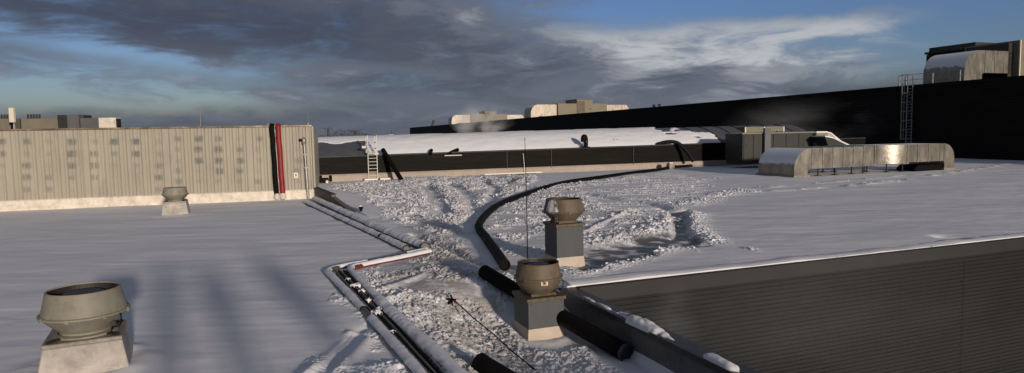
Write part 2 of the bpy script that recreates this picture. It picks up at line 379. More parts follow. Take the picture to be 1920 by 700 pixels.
    Q = Q[~bad[Q].any(1)]
    V = np.stack([X, Y, H2], 1)
    o = npmesh('snow_ground', V, Q, 'snow', attrs=dict(dirt=dirt, wet=wetv)); tag(o, kind='structure')
    return X, Y, H2, am, dirt, bad
SX, SY, SH, SAM, SDIRT, SBAD = build_snow()
# loose lumps of snow
def build_chunks():
    w = np.where((SAM > .35) & (SY > 6) & (SY < 42) & ~SBAD, SAM, 0)*np.clip(SY, 0, 30)
    w = w/w.sum(); pick = RNG.choice(len(SX), 5000, p=w)
    t = (1+5**.5)/2
    iv = np.array([(-1, t, 0), (1, t, 0), (-1, -t, 0), (1, -t, 0), (0, -1, t), (0, 1, t), (0, -1, -t), (0, 1, -t), (t, 0, -1), (t, 0, 1), (-t, 0, -1), (-t, 0, 1)], float)/1.9
    it = np.array([(0, 11, 5), (0, 5, 1), (0, 1, 7), (0, 7, 10), (0, 10, 11), (1, 5, 9), (5, 11, 4), (11, 10, 2), (10, 7, 6), (7, 1, 8), (3, 9, 4), (3, 4, 2), (3, 2, 6), (3, 6, 8), (3, 8, 9), (4, 9, 5), (2, 4, 11), (6, 2, 10), (8, 6, 7), (9, 8, 1)])
    n = len(pick); r = (.010+.034*RNG.rand(n)**2.8)*np.clip(SY[pick]/14, .75, 1.6)
    sh = 1+1.0*(RNG.rand(n, 12, 3)-.5); sq = .45+.95*RNG.rand(n, 1, 3); sq[..., 2] *= .7
    a = RNG.rand(n)*6.28; c, s = np.cos(a), np.sin(a)
    P = iv[None]*sh*sq*r[:, None, None]
    Px = P[..., 0]*c[:, None]-P[..., 1]*s[:, None]; Py = P[..., 0]*s[:, None]+P[..., 1]*c[:, None]
    V = np.stack([Px+SX[pick][:, None], Py+SY[pick][:, None], P[..., 2]+SH[pick][:, None]+r[:, None]*.25], -1).reshape(-1, 3)
    Q = (it[None]+(np.arange(n)*12)[:, None, None]).reshape(-1, 3)
    o = npmesh('snow_lumps', V, Q, 'snow', smooth=False, attrs=dict(dirt=np.repeat(SDIRT[pick]*.8, 12), wet=np.zeros(n*12)))
    tag(o, 'loose lumps of trampled snow scattered over the flat roof', 'snow', kind='stuff')
build_chunks()

# terrain far below and to the horizon
def build_terrain():
    mb = MB(); mb.add([(-9000, -3000, -9), (9000, -3000, -9), (9000, 12000, -9), (-9000, 12000, -9)], [(0, 1, 2, 3)])
    o = mb.build('ground', mat('far_snowfield', (.42, .43, .45), .9, 0, .5, .01, dirt=(.08, .08, .07), dirt_amt=.8, dirt_scale=.004, bump=0)); tag(o, kind='structure')
build_terrain()
# upper roof that carries the people and the camera
mb = MB(); mb.box((1.5, -6.2, -3.8), (16, 12.2, 10.3), Vector((1, 0, 0)), Vector((0, 1, 0)))
tag(mb.build('upper_roof', 'roofing'), kind='structure')

def ribwall(mb, P, d, n, L, z0, z1, pitch, depth):
    """horizontal ribs on a wall from P along d, facing n"""
    k = int((z1-z0)/pitch); prof = []
    for i in range(k):
        z = z1-i*pitch
        prof += [(0, z), (0, z-pitch*.55), (-depth, z-pitch*.68), (-depth, z-pitch*.88)]
    prof.append((0, z1-k*pitch)); P = Vector((P.x, P.y, 0)); vs = []
    for o_, z in prof: vs += [P+n*o_+ZX*z, P+d*L+n*o_+ZX*z]
    mb.add(vs, [(2*i, 2*i+1, 2*i+3, 2*i+2) for i in range(len(prof)-1)]); return mb

# ---------------------------------------------------------------- cream building on the left
Wc = ground(590, 372); Wl = ground(0, 396); d1 = (Vector((Wc.x-Wl.x, Wc.y-Wl.y, 0))).normalized(); n1 = Vector((d1.y, -d1.x, 0))
W0 = Vector((Wc.x, Wc.y, 0)); H1 = 3.5; L1 = 22.
def build_cream():
    t = thing('warehouse', 'cream ribbed metal building with dark scuff marks in rows', 'building', W0-d1*6)
    xs = np.arange(0, L1, .0275); zz = np.linspace(.42, H1, 90)
    ph = np.mod(xs, .30)/.30
    dep = np.where(ph < .10, -.035, 0.)+np.where((ph > .45) & (ph < .53), -.02, 0.)
    Xg, Zg = np.meshgrid(xs, zz); D = np.broadcast_to(dep, Xg.shape)
    V = np.stack([W0.x-d1.x*Xg+n1.x*D, W0.y-d1.y*Xg+n1.y*D, Zg], -1).reshape(-1, 3)
    st = np.zeros(Xg.shape)
    def mark(px, py, a):
        p = on_plane(px, py, W0, n1); s = -(p-W0).dot(d1)
        w = .13+.10*a; r_ = np.clip(1-(np.abs(Xg-s)/w)**3, 0, 1)*np.exp(-((Zg-p.z)/(.10+.05*a))**4)
        nz = .45+.75*fbm(Xg*5+px, Zg*9, 3, int(px)); ribs = (np.where((ph < .14) | ((ph > .44) & (ph < .54)), .15, 1.)*(.62+.38*np.sin(xs*6.283/.066)))[None, :]
        np.maximum(st, a*r_*nz*ribs, out=st)
    rows1 = (266, 289, 311, 333, 356); rows2 = (260.6, 280.5, 301.7, 321, 340.5)
    for px, a in {3: (.8, .8, .3, .2, 0), 50: (.7, .4, .9, .9, .6), 91: (.4, .3, .2, .5, .6), 134: (1, 1, .9, .5, .1), 177: (.5, .8, .9, .6, .1), 214: (1, .5, .2, .1, 0), 255: (1, .9, .4, .1, 0), 298: (.3, .4, .7, .9, .6)}.items():
        for y, q in zip(rows1, a): mark(px, y, q)
    for px, a in {334: (.6, .4, .3, .6, .7), 373: (1, 1, 1, .2, .2), 411: (.7, 1, 1, 1, .4), 449: (.2, .7, .9, .8, .4), 485: (.6, .3, .3, .2, .6), 559: (0, .3, .7, .7, .3)}.items():
        for y, q in zip(rows2, a): mark(px+random.uniform(-2, 2), y, q)
    idx = np.arange(Xg.size).reshape(Xg.shape); Q = np.stack([idx[:-1, :-1], idx[1:, :-1], idx[1:, 1:], idx[:-1, 1:]], -1).reshape(-1, 4)
    m = MAT['cream'].copy(); nt = m.node_tree; b = nt.nodes['Principled BSDF']; src = b.inputs['Base Color'].links[0].from_socket
    c = nmix(nt, nmath(nt, 'MULTIPLY', attr(nt, 'stain'), 1.6, clamp=True), src, (.085, .10, .095)); nt.links.new(c, b.inputs['Base Color'])
    npmesh('wall', V, Q, m, t, smooth=False, attrs=dict(stain=st.ravel()))
    mb = MB(); mb.box(W0-d1*(L1/2)-n1*6.05+ZX*(H1/2-.05), (L1-.06, 11.9, H1-.1), d1, n1); mb.build('building_body', 'cream', t)
    mb = MB(); mb.prism([(0, -.05), (.1, -.05), (.055, .42), (0, .46)], W0-d1*L1, n1, ZX, d1*(L1+.03)); mb.build('base_flashing', 'flash', t)
    mb = MB()
    for k in range(6): mb.box(W0-d1*(2+k*4)+n1*.0+ZX*(H1+.035), (3.98, .16, .075), d1, n1)
    mb.build('coping', 'brownmetal', t)
    mb = MB(); mb.box(W0+ZX*(H1/2+.2)+n1*.02+d1*.03, (.09, .09, H1-.4), d1, n1); mb.build('corner_trim', 'cream', t)
    mb = MB(); p = on_plane(555, 329, W0, n1); mb.box(p+n1*.02, (.19, .02, .26), d1, n1); s = mb.build('notice_plate', 'sticker', t)
    mb = MB(); mb.box(p+n1*.034+ZX*.02, (.055, .006, .10), d1, n1).box(p+n1*.034-ZX*.06, (.03, .006, .03), d1, n1); mb.build('mark', 'ink', s)
build_cream()
def w1(px, py, o=.06): return on_plane(px, py, W0, n1)+n1*o
def strap_run(name, label, cat, top, bot, w, m):
    a = w1(*top, .13); b = w1(*bot, .13); b.z = max(b.z, .12)
    pts = [a-n1*.9+ZX*.06, a-n1*.3+ZX*.1, a+ZX*.07, a-ZX*.2]+[a.lerp(b, k/6)+d1*random.uniform(-.02, .02) for k in range(1, 6)]+[b]
    t = thing(name, label, cat, b); mb = MB(); mb.tube(smoothpath(pts, 4), w/2, 12); mb.build('sleeve', m, t, 50)
    return t, b
t, b = strap_run('vertical_hose', 'black flexible hose hanging down the cream building beside the red one', 'hose', (510, 240), (520, 371), .23, 'hose')
mb = MB(); mb.lathe([(.06, 0), (.12, .03), (.15, .1), (.12, .3)], (b.x, b.y, .02), 12, True); mb.build('coupling', 'white', t, 40)
t, b = strap_run('vertical_hose', 'red flexible hose hanging down the cream building beside the black one', 'hose', (522, 240), (531, 371), .25, 'red')
mb = MB(); mb.lathe([(.10, 0), (.16, .03), (.17, .14), (.14, .3)], (b.x, b.y, .02), 12, True); mb.build('coupling', 'white', t, 40)
def cable_ladder():
    a = w1(514.5, 243, .07); b = w1(525.5, 372, .07); t = thing('cable_ladder', 'white cable ladder fixed between the black and red hoses', 'cable ladder', b)
    mb = MB(); mb.bar(a-d1*.11, b-d1*.11, .03).bar(a+d1*.11, b+d1*.11, .03)
    mb.build('rail', 'white', t); mb = MB()
    for k in range(1, 34): p = a.lerp(b, k/34); mb.bar(p-d1*.11, p+d1*.11, .02)
    mb.build('rung', 'white', t); mb = MB()
    for o_ in (-.06, 0, .05): mb.tube([a+d1*o_+n1*.03]+[a.lerp(b, k/6)+d1*(o_+random.uniform(-.02, .02))+n1*.03 for k in range(1, 7)], .016, 6)
    mb.build('cable', 'white', t)
cable_ladder()
def wall_pipe():
    a = w1(570, 262, .09); b = w1(578, 373, .09); t = thing('downpipe', 'grey vent pipe with elbow top running down beside the building corner', 'pipe', b)
    mb = MB(); mb.tube(smoothpath([a-n1*.15-ZX*.05, a+n1*.08+ZX*.02, a+n1*.06-ZX*.2], 5), .09, 12); mb.build('elbow', 'galv', t, 50)
    mb = MB(); mb.tube([a+n1*.04-ZX*.2, a.lerp(b, .45)+n1*.04], .055, 12).tube([a.lerp(b, .45)+n1*.02, b+ZX*.02], .075, 12); mb.build('shaft', 'galv', t, 50)
    mb = MB()
    for k in (.25, .47, .85): p = a.lerp(b, k); mb.box(p, (.2, .12, .04), d1, n1)
    mb.build('bracket', 'galv', t)
    p = w1(563, 263, .03); mb = MB(); mb.tube([p-n1*.03, p+n1*.06], .07, 12); tag(mb.build('wall_spout', 'hose', None, 50), 'small round black spout on cream wall near pipe elbow', 'spout')
wall_pipe()
# whip aerials on top of it
for i, (px, yt, lab) in enumerate(((376, 200, 'short thick lightning rod above the middle of the cream wall'), (503, 200, 'thin whip rod standing above the black hose'), (578, 205, 'thin whip rod at right corner of the cream building'))):
    b = at_y(px, 242, 32.6 if i else 31.6); b.z = H1+.02; top = at_y(px-.5, yt, b.y)
    t = thing('lightning_rod', lab, 'lightning rod', b, 'rods on the cream building roof')
    mb = MB(); mb.tube([b, b+(top-b)*.55, top], [.032 if i == 0 else .014, .02 if i == 0 else .01, .007], 8); mb.build('rod', 'galv', t)
    mb = MB(); mb.lathe([(.10, 0), (.10, .05), (.04, .09), (.04, .16)], b, 12, True); mb.build('rod_base', 'galv', t)
# kerb
def kerb():
    A_ = Vector((KA[0]-.15, KA[1]+.3, 0)); B_ = Vector((KB[0], KB[1], 0)); d = (B_-A_).normalized(); n = Vector((d.y, -d.x, 0)); L = (B_-A_).length
    t = thing('kerb_wall', 'low weathered concrete kerb running from the cream building corner into the snow', 'wall', A_)
    mb = MB(); mb.prism([(0, -.2), (L, -.2), (L, -.02), (L*.5, .36), (L*.5, .44), (0, .50)], A_-n*.0, d, ZX, n*.18); mb.build('kerb', 'kerb', t)
    mb = MB(); mb.prism([(0, .50), (L*.5, .44), (L*.5, .475), (0, .54)], A_-n*.03, d, ZX, n*.24); mb.build('kerb_cap', 'fascia', t)
    g = ground(677, 397); t = thing('roof_drain', 'small dark drain stub poking from snow at end of kerb', 'drain', g)
    mb = MB(); mb.lathe([(.05, -.1), (.05, .10), (.09, .12), (.09, .17), (.02, .20)], g, 12, True); mb.build('drain_stub', 'hose', t, 40)
    mb = MB(); mb.lathe([(.0, .25), (.06, .23), (.07, .20), (.02, .19)], g+Vector((-.02, .0, 0)), 10); mb.build('snow_cap', 'snow', t, 60)
    g = ground(608, 344); t = thing('valve_cluster', 'small dark valve box with pale cap at foot of black wall beside cream building', 'valve', g)
    mb = MB(); mb.box(g+ZX*.2, (.55, .3, .3)).tube([g+UX*.4+ZX*.1, g+UX*.4+ZX*.5], .1, 10).tube([g-UX*.2+ZX*.1, g-UX*.2+ZX*.52], .08, 10); mb.build('valve_body', 'hose', t)
    mb = MB(); mb.lathe([(.09, .0), (.1, .12), (.03, .2)], g-VX*.25+UX*.15+ZX*.02, 10, True); mb.build('cap', 'sticker', t, 60)
kerb()

# ---------------------------------------------------------------- ventilators
def frostmat():
    m = MAT['fan'].copy(); m.name = 'frosted_fan'; nt = m.node_tree; b = nt.nodes['Principled BSDF']; src = b.inputs['Base Color'].links[0].from_socket
    g = nt.nodes.new('ShaderNodeNewGeometry'); v = nt.nodes.new('ShaderNodeVectorMath'); v.operation = 'DOT_PRODUCT'; nt.links.new(g.outputs['Normal'], v.inputs[0]); v.inputs[1].default_value = (-.62, -.72, .33)
    n = nnoise(nt, nmap(nt, g.outputs['Position'], (1, 1, .35)), 9, 6, .7); n2 = nnoise(nt, g.outputs['Position'], 40, 3)
    f = nmath(nt, 'MULTIPLY', nsmooth(nt, nmath(nt, 'ADD', v.outputs['Value'], nmath(nt, 'MULTIPLY', n, .35)), 1.10, 1.17), nsmooth(nt, nmath(nt, 'ADD', n, nmath(nt, 'MULTIPLY', n2, .4)), .55, .75))
    nt.links.new(nmix(nt, f, src, (.6, .62, .65)), b.inputs['Base Color']); return m
def ventilator(base, label, ztop, zbox, w, kind, fan='fan', rnd=0, wscale=1., wire=1, yaw=21.):
    UX = Vector((math.cos(R(yaw)), math.sin(R(yaw)), 0)); VX = Vector((-UX.y, UX.x, 0))
    b = Vector(base); t = thing('roof_ventilator', label, 'roof ventilator', b, 'mushroom ventilators on the flat roofs')
    h = ztop-zbox; z0 = zbox-b.z; rs = wscale
    if rnd: prof = [(.25, 0), (.27, .04), (.34, .10), (.405, .19), (.425, .27), (.435, .285), (.435, .305), (.42, .32), (.405, .42), (.375, .53), (.375, .55), (.358, .55), (.356, .545), (.356, .54)]
    else: prof = [(.285, 0), (.285, .05), (.30, .065), (.385, .145), (.465, .232), (.486, .249), (.49, .270), (.472, .28), (.452, .36), (.412, .53), (.412, .55), (.395, .55), (.392, .545), (.392, .54)]
    prof = [(r_*rs, z*h/.55+z0) for r_, z in prof]
    mb = MB(); mb.lathe(prof, b, 64); bowl = mb.build('fan_housing', fan, t, 32)
    mb = MB(); rr = prof[6][0]; mb.lathe([(rr-.004, prof[5][1]), (rr+.012, prof[5][1]+.004), (rr+.012, prof[6][1]+.004), (rr-.01, prof[6][1]+.012)], b, 64); mb.build('rim_band', fan, t, 30)
    mb = MB()
    for k in range(8):
        a = k*math.pi/4+.2; e = Vector((math.cos(a), math.sin(a), 0)); mb.box(b+e*(rr+.012)+ZX*((prof[5][1]+prof[6][1])/2), (.02, .045, .05), e, Vector((-e.y, e.x, 0)))
    mb.build('rim_clip', fan, t)
    mb = MB(); rl = prof[11 if not rnd else 10][0]; mb.tube([b+Vector((rl*math.cos(a), rl*math.sin(a), z0+h)) for a in [2*math.pi*k/48 for k in range(48)]], .011, 6, closed=True); mb.build('lip_bead', fan, t, 60)
    mb = MB(); mb.lathe([(prof[-1][0]-.001, z0+h*.992), (prof[-1][0]-.006, z0+h*.73), (.24*rs, z0+h*.70), (.0, z0+h*.70)], b, 48); mb.build('throat', 'dark', t)
    mb = MB(); mb.lathe([(.235*rs, z0+h*.70), (.235*rs, z0+h*.91), (.20*rs, z0+h*.94), (.0, z0+h*.95)], b, 40); mb.build('motor_cover', 'motor', t, 35)
    mb = MB()
    for k in range(4):
        a = math.pi/4+k*math.pi/2+T; e = Vector((math.cos(a), math.sin(a), 0)); mb.bar(b+e*(.2*rs)+ZX*(z0+h*.80), b+e*(prof[-2][0])+ZX*(z0+h*.80), .02)
    mb.build('motor_bracket', 'motor', t)
    zb = zbox-b.z
    if kind == 'cone':
        mb = MB(); mb.box(b+ZX*(zb-.03), (w, w, .055), UX, VX); mb.build('base_plate', 'plate', t, bevel=.008)
        mb = MB(); mb.lathe([(.36*rs, zb-.002), (.36*rs, zb+.02), (.30*rs, zb+.03)], b, 40); mb.build('base_ring', fan, t, 30)
        mb = MB()
        for i in (-1, 1):
            for j in (-1, 1): mb.bar(b+UX*(i*.27)+VX*(j*.27)+ZX*(zb+.012), b+UX*(i*w*.44)+VX*(j*w*.44)+ZX*(zb+.006), .05, .025)
        mb.build('clamp', 'dark', t)
        mb = MB(); mb.frustum(b, w*1.22, w*.985, -.15, zb-.058, UX, VX); mb.build('curb', 'concrete', t, bevel=.012)
    else:
        mb = MB(); mb.box(b+ZX*(zb-.04), (w*1.09, w*1.09, .06)); mb.box(b+ZX*(zb+.01), (w*.7, w*.7, .05)); mb.build('cap_plate', 'capbrown', t, bevel=.006)
        mb = MB(); mb.box(b+ZX*((zb-.07+.22)/2), (w, w, zb-.07-.22)); bx = mb.build('casing', 'bluegrey', t, bevel=.005)
        mb = MB()
        for z in (.24, zb-.1):
            for q in (-.42, .42): mb.tube([b+UX*(q*w)-VX*(w*.5-.01)+ZX*z, b+UX*(q*w)-VX*(w*.5+.008)+ZX*z], .011, 8)
        mb.build('screw', 'dark', bx)
        mb = MB(); mb.frustum(b, w*1.12, w*1.015, -.2, .222); mb.build('curb', 'skirt', t, bevel=.004)
    if wire:
        e = (UX*.8*wire-VX*.6).normalized(); rr = prof[5][0]
        pts = [b+e*rr+ZX*(z0+h*.5), b+e*(rr+.03)+ZX*(z0+h*.38), b+e*(rr+.0)+ZX*(z0+h*.18), b+e*(rr-.1)+ZX*(z0+h*.14), b+e*(rr-.13)+ZX*(z0+.02)]
        mb = MB(); mb.tube(smoothpath(pts, 5), .008, 6); mb.build('power_cable', 'hose', t)
        mb = MB(); mb.box(b+e*(rr-.10)+ZX*(z0+h*.22), (.07, .05, .06)); mb.build('junction_box', 'dark', t)
    return t, b, prof
ventilator((-5.72, 8.66, 0), 'large pale olive mushroom ventilator on tapered concrete curb, nearest at lower left', 1.04, .46, .88, 'cone', 'fan_grey', yaw=27., wscale=1.05)
g = ground(320, 404)
ventilator((g.x, g.y+.45, 0), 'small distant mushroom ventilator on pale curb before the cream wall', 1.07, .54, .84, 'cone', 'fan_grey')
v2 = Vector((1.16, 14.9, 0.0))
t, b, pf = ventilator(v2, 'brown ventilator streaked with frost on tall blue-grey box, the farther of the central two', 1.50, .98, .66, 'tall', fan=frostmat(), wire=-1, wscale=.97)
v1 = Vector((.44, 11.65, -.62))
t, b, pf = ventilator(v1, 'rounded brown ventilator with a small sticker on blue-grey box beside the parapet', .70, .15, .68, 'tall', rnd=1, wscale=.97, wire=1)
def sticker():
    rr = .425; z = b.z+.77+.27; e = (Vector((.22, -1, 0))).normalized(); s = Vector((-e.y, e.x, 0)); p = b+e*(.425*.97+.006); p.z = b.z+.77+.30-.05+.0
    mb = MB(); mb.box(p, (.12, .012, .07), s, e); q = mb.build('sticker', 'sticker', t)
    mb = MB(); mb.box(p+e*.008, (.045, .004, .035), s, e); mb.box(p+e*.0095, (.08, .004, .012), s, e); mb.build('warning_mark', 'ink', q)
    mb = MB(); mb.box(p+e*.008+ZX*.029, (.116, .004, .008), s, e).box(p+e*.008-ZX*.029, (.116, .004, .008), s, e); mb.build('sticker_border', 'orange', q)
sticker()
# mast behind vent 1
mbase = Vector((at_y(989.5, 505, 14.25).x, 14.25, 0)); mtop = at_y(984, 258, 14.25)
t = thing('lightning_rod', 'tall thin black rod standing in snow behind the sticker ventilator', 'lightning rod', mbase)
mb = MB(); mb.tube([mbase-ZX*.1, mbase+ZX*1.2, mtop], [.014, .011, .006], 8); mb.build('rod', 'hose', t)
mb = MB(); mb.lathe([(.17, -.05), (.17, .05), (.13, .09), (.03, .10)], mbase, 20, True); mb.build('rod_base', 'kerb', t, 40)

# ---------------------------------------------------------------- hoses and pipes on the snow
def lay(px, r): return [ground(x, y, r*.0)+ZX*(r*.62) for x, y in px]
def hose(name, label, path, r, m='hose', joints=(), open_end=None, cat='hose', step=6, thickring=True):
    pts = smoothpath(path, step); t = thing(name, label, cat, pts[0]-ZX*r)
    mb = MB(); mb.tube(pts, r, 20); mb.build('tube', m, t, 50)
    mb = MB()
    for j in joints:
        i = int(j*(len(pts)-1)); i = min(max(i, 1), len(pts)-2); d = (pts[i+1]-pts[i-1]).normalized(); mb.tube([pts[i]-d*.05, pts[i]+d*.05], r*1.09, 20)
    if joints: mb.build('joint_band', m, t, 50)
    if open_end is not None:
        p, q = (pts[0], pts[1]) if open_end == 0 else (pts[-1], pts[-2]); d = (p-q).normalized()
        ring = MB(); a = ZX; x = d.cross(a).normalized(); y = d.cross(x); n = 24; vs = []
        for rr, o_ in ((r*1.0, -.02), (r*1.05, 0), (r*1.05, .05), (r*.88, .055), (r*.85, -.0), (r*.84, .008)):
            for k in range(n): tt = 2*math.pi*k/n; vs.append(p+d*o_+(x*math.cos(tt)+y*math.sin(tt))*rr)
        fs = [(i*n+k, i*n+(k+1) % n, (i+1)*n+(k+1) % n, (i+1)*n+k) for i in range(5) for k in range(n)]+[tuple(5*n+k for k in range(n))]
        ring.add(vs, fs); ring.build('end_ring', 'motor' if open_end == 1 and thickring else m, t, 50)
    return t, pts
hose('flexible_hose', 'long curved black hose snaking over snow from the far duct unit', lay([(946, 503), (930, 478), (912, 452), (899, 424), (932, 390), (985, 368), (1055, 346), (1120, 336), (1190, 326), (1240, 320), (1275, 313), (1330, 307)], .13), .125, joints=(.27, .355, .5, .64, .8), open_end=0)
pb = [Vector((-.68, 14.25, 0)), Vector((2.0, 9.55, 0))]
g0 = ground(908, 522); g1 = ground(1172, 676); g1.z = -.62
hose('drain_pipe', 'thick straight black pipe lying along the parapet behind the sticker ventilator', [g0+ZX*.14, g0.lerp(g1, .33)+ZX*.12, g0.lerp(g1, .66)+ZX*.12, g1+ZX*.13], .145, joints=(.5,), open_end=1, cat='pipe')
h0 = ground(903, 700); h1 = ground(1000, 760)
hose('drain_pipe', 'short thick black pipe end at bottom centre of the picture', [h0+ZX*.12, h0.lerp(h1, .5)+ZX*.12, h1+ZX*.10], .135, open_end=0, cat='pipe')
# far low wall frame
LW = Vector((-12.9, 43.8, 0)); dl = Vector((math.cos(R(20)), math.sin(R(20)), 0)); nl = Vector((dl.y, -dl.x, 0))
def lw(px, py, o=0): return on_plane(px, py, LW, nl)+nl*o
def lwtop(s): return 1.66+.0075*s
def lw_s(p): return (p-LW).dot(dl)
def low_wall():
    t = thing('parapet_wall', 'long low black ribbed wall with beige base in front of the white barrel roof', 'wall', LW+dl*20)
    A_ = LW-dl*14; L = 62.
    mb = MB(); k = 13; prof = []
    for i in range(k):
        f0 = i/k; prof += [(0, f0), (0, f0+.55/k), (-.025, f0+.68/k), (-.025, f0+.88/k)]
    prof.append((0, 1.)); vs = []
    for o_, f in prof:
        for s in (-14, 48): vs.append(LW+dl*s+nl*o_+ZX*(lwtop(s)-.06-(lwtop(s)-.5)*f))
    mb.add(vs, [(2*i, 2*i+1, 2*i+3, 2*i+2) for i in range(len(prof)-1)]); mb.build('cladding', 'blackwall2', t)
    mb = MB(); mb.prism([(-14, -.2), (48, -.2), (48, lwtop(48)-.08), (-14, lwtop(-14)-.08)], LW-nl*.35, dl, ZX, nl*.3); mb.build('wall_core', 'blackwall2', t)
    mb = MB(); mb.prism([(-.02, -.1), (.10, -.1), (.10, .36), (.04, .46), (-.02, .46)], A_, nl, ZX, dl*L); mb.build('base_flashing', 'flash2', t)
    mb = MB(); mb.prism([(-14, lwtop(-14)-.06), (48, lwtop(48)-.06), (48, lwtop(48)+.02), (-14, lwtop(-14)+.02)], LW-nl*.4, dl, ZX, nl*.43); mb.build('coping', 'fascia', t)
    for px in (950, 1033, 1187):
        p = lw(px, 300); mb = MB(); mb.bar(Vector((p.x, p.y, .05))+nl*.07, Vector((p.x, p.y, lwtop(lw_s(p))))+nl*.07, .035); mb.build('cover_strip', 'motor', t)
low_wall()
def barrel():
    t = thing('barrel_roof', 'long low barrel-vaulted rooflight mostly covered by bright snow behind the black wall', 'roof', LW+dl*20-nl*6)
    us = np.arange(-14, 43, .12); th = np.linspace(0, 1, 70); U_, TH = np.meshgrid(us, th)
    ap = 1.42+.004*U_; v = .45+8*TH; z = (1.45+.0075*U_)+ap*np.sin(np.pi*np.clip(TH*1.0, 0, 1))**.8
    n = fbm(U_*.6, v*1.2, 4, 80)
    def su(px): return lw_s(lw(px, 270))
    sL = lw_s(at_y(690, 270, 47)); sR = lw_s(at_y(1318, 255, 57))
    sn = np.ones(U_.shape)
    right = sstep((sR+3.2*(1-TH*4)*.0+(TH < .25)*1.0+(n-.5)*5-1.5*(TH*6)-U_)/.35); sn *= right
    hole = sstep((sL-U_)/.25)*sstep((z-1.62-(n-.5)*.35)/.06)*sstep((2.62+(n-.5)*.5-z)/.08)*(TH < .5); sn *= 1-hole
    hole2 = sstep((fbm(U_*.45+50, v*1.5, 4, 81)-.72)/.02)*(U_ > sR-4)*(TH < .35); sn *= 1-hole2
    z = z+sn*.10*(1+.7*(n-.5))+sn*.05*(fbm(U_*1.5, v*2.5, 3, 82)-.5)
    V = np.stack([LW.x+dl.x*U_-nl.x*v, LW.y+dl.y*U_-nl.y*v, z], -1).reshape(-1, 3)
    idx = np.arange(U_.size).reshape(U_.shape); Q = np.stack([idx[:-1, :-1], idx[:-1, 1:], idx[1:, 1:], idx[1:, :-1]], -1).reshape(-1, 4)
    m = bpy.data.materials.new('barrel_surface'); m.use_nodes = True; nt = m.node_tree; b = nt.nodes['Principled BSDF']
    gm = nt.nodes.new('ShaderNodeNewGeometry')
    f = nsmooth(nt, attr(nt, 'snow'), .4, .6); n2 = nnoise(nt, gm.outputs['Position'], 1.2, 5)
    nt.links.new(nmix(nt, f, nmix(nt, n2, (.05, .052, .06), (.10, .10, .11)), (.78, .79, .82)), b.inputs['Base Color'])
    nt.links.new(nmath(nt, 'ADD', nmath(nt, 'MULTIPLY', f, .4), .4), b.inputs['Roughness'])
    npmesh('vault', V, Q, m, t, attrs=dict(snow=sn.ravel()))
    mb = MB(); s = sR-1
    while s < 42.9:
        pts = []
        for k in range(26):
            q = k/50; pts.append(LW+dl*s-nl*(.45+8*q)+ZX*((1.45+.0075*s)+(1.42+.004*s)*max(0, math.sin(math.pi*q))**.8+.02))
        mb.tube(pts, .035, 5); s += 1.7
    mb.build('glazing_bar', 'dark', t)
barrel()
# things at the low wall
def left_ladder():
    p = lw(699, 336, .2); g = Vector((p.x, p.y, .05)); t = thing('access_ladder', 'aluminium ladder with handrails climbing the low black wall', 'ladder', g)
    w = .30; zt = lwtop(lw_s(p))+.05
    for s in (-w, w):
        mb = MB(); mb.bar(g+dl*s, g+dl*s+ZX*(zt+1.2), .045, .05); mb.build('rail', 'alu', t)
        mb = MB(); q = g+dl*s-nl*.75; mb.bar(q+ZX*(zt-.1), q+ZX*(zt+1.25), .05)
        for z in (.35, .75, 1.22): mb.bar(g+dl*s+ZX*(zt+z), q+ZX*(zt+z), .045)
        mb.build('handrail', 'alu', t)
    for k in range(1, 8):
        z = .02+k*(zt-.1)/7; mb = MB(); mb.bar(g-dl*w+ZX*z, g+dl*w+ZX*z, .035, .035); mb.build('rung', 'alu', t)
    mb = MB(); mb.box(g+ZX*(zt+.03)-nl*.35, (w*2, .8, .06), dl, nl).box(g+ZX*(zt+.45)-nl*.4-dl*.5, (.3, .3, .16), dl, nl); mb.build('platform', 'alu', t)
    mb = MB(); mb.box(g+nl*.25+ZX*.02+dl*-.2, (.9, .5, .12), dl, nl).box(g+nl*.25+ZX*.02+dl*.75, (.7, .45, .12), dl, nl); mb.build('foot_slab', 'sticker', t, bevel=.02)
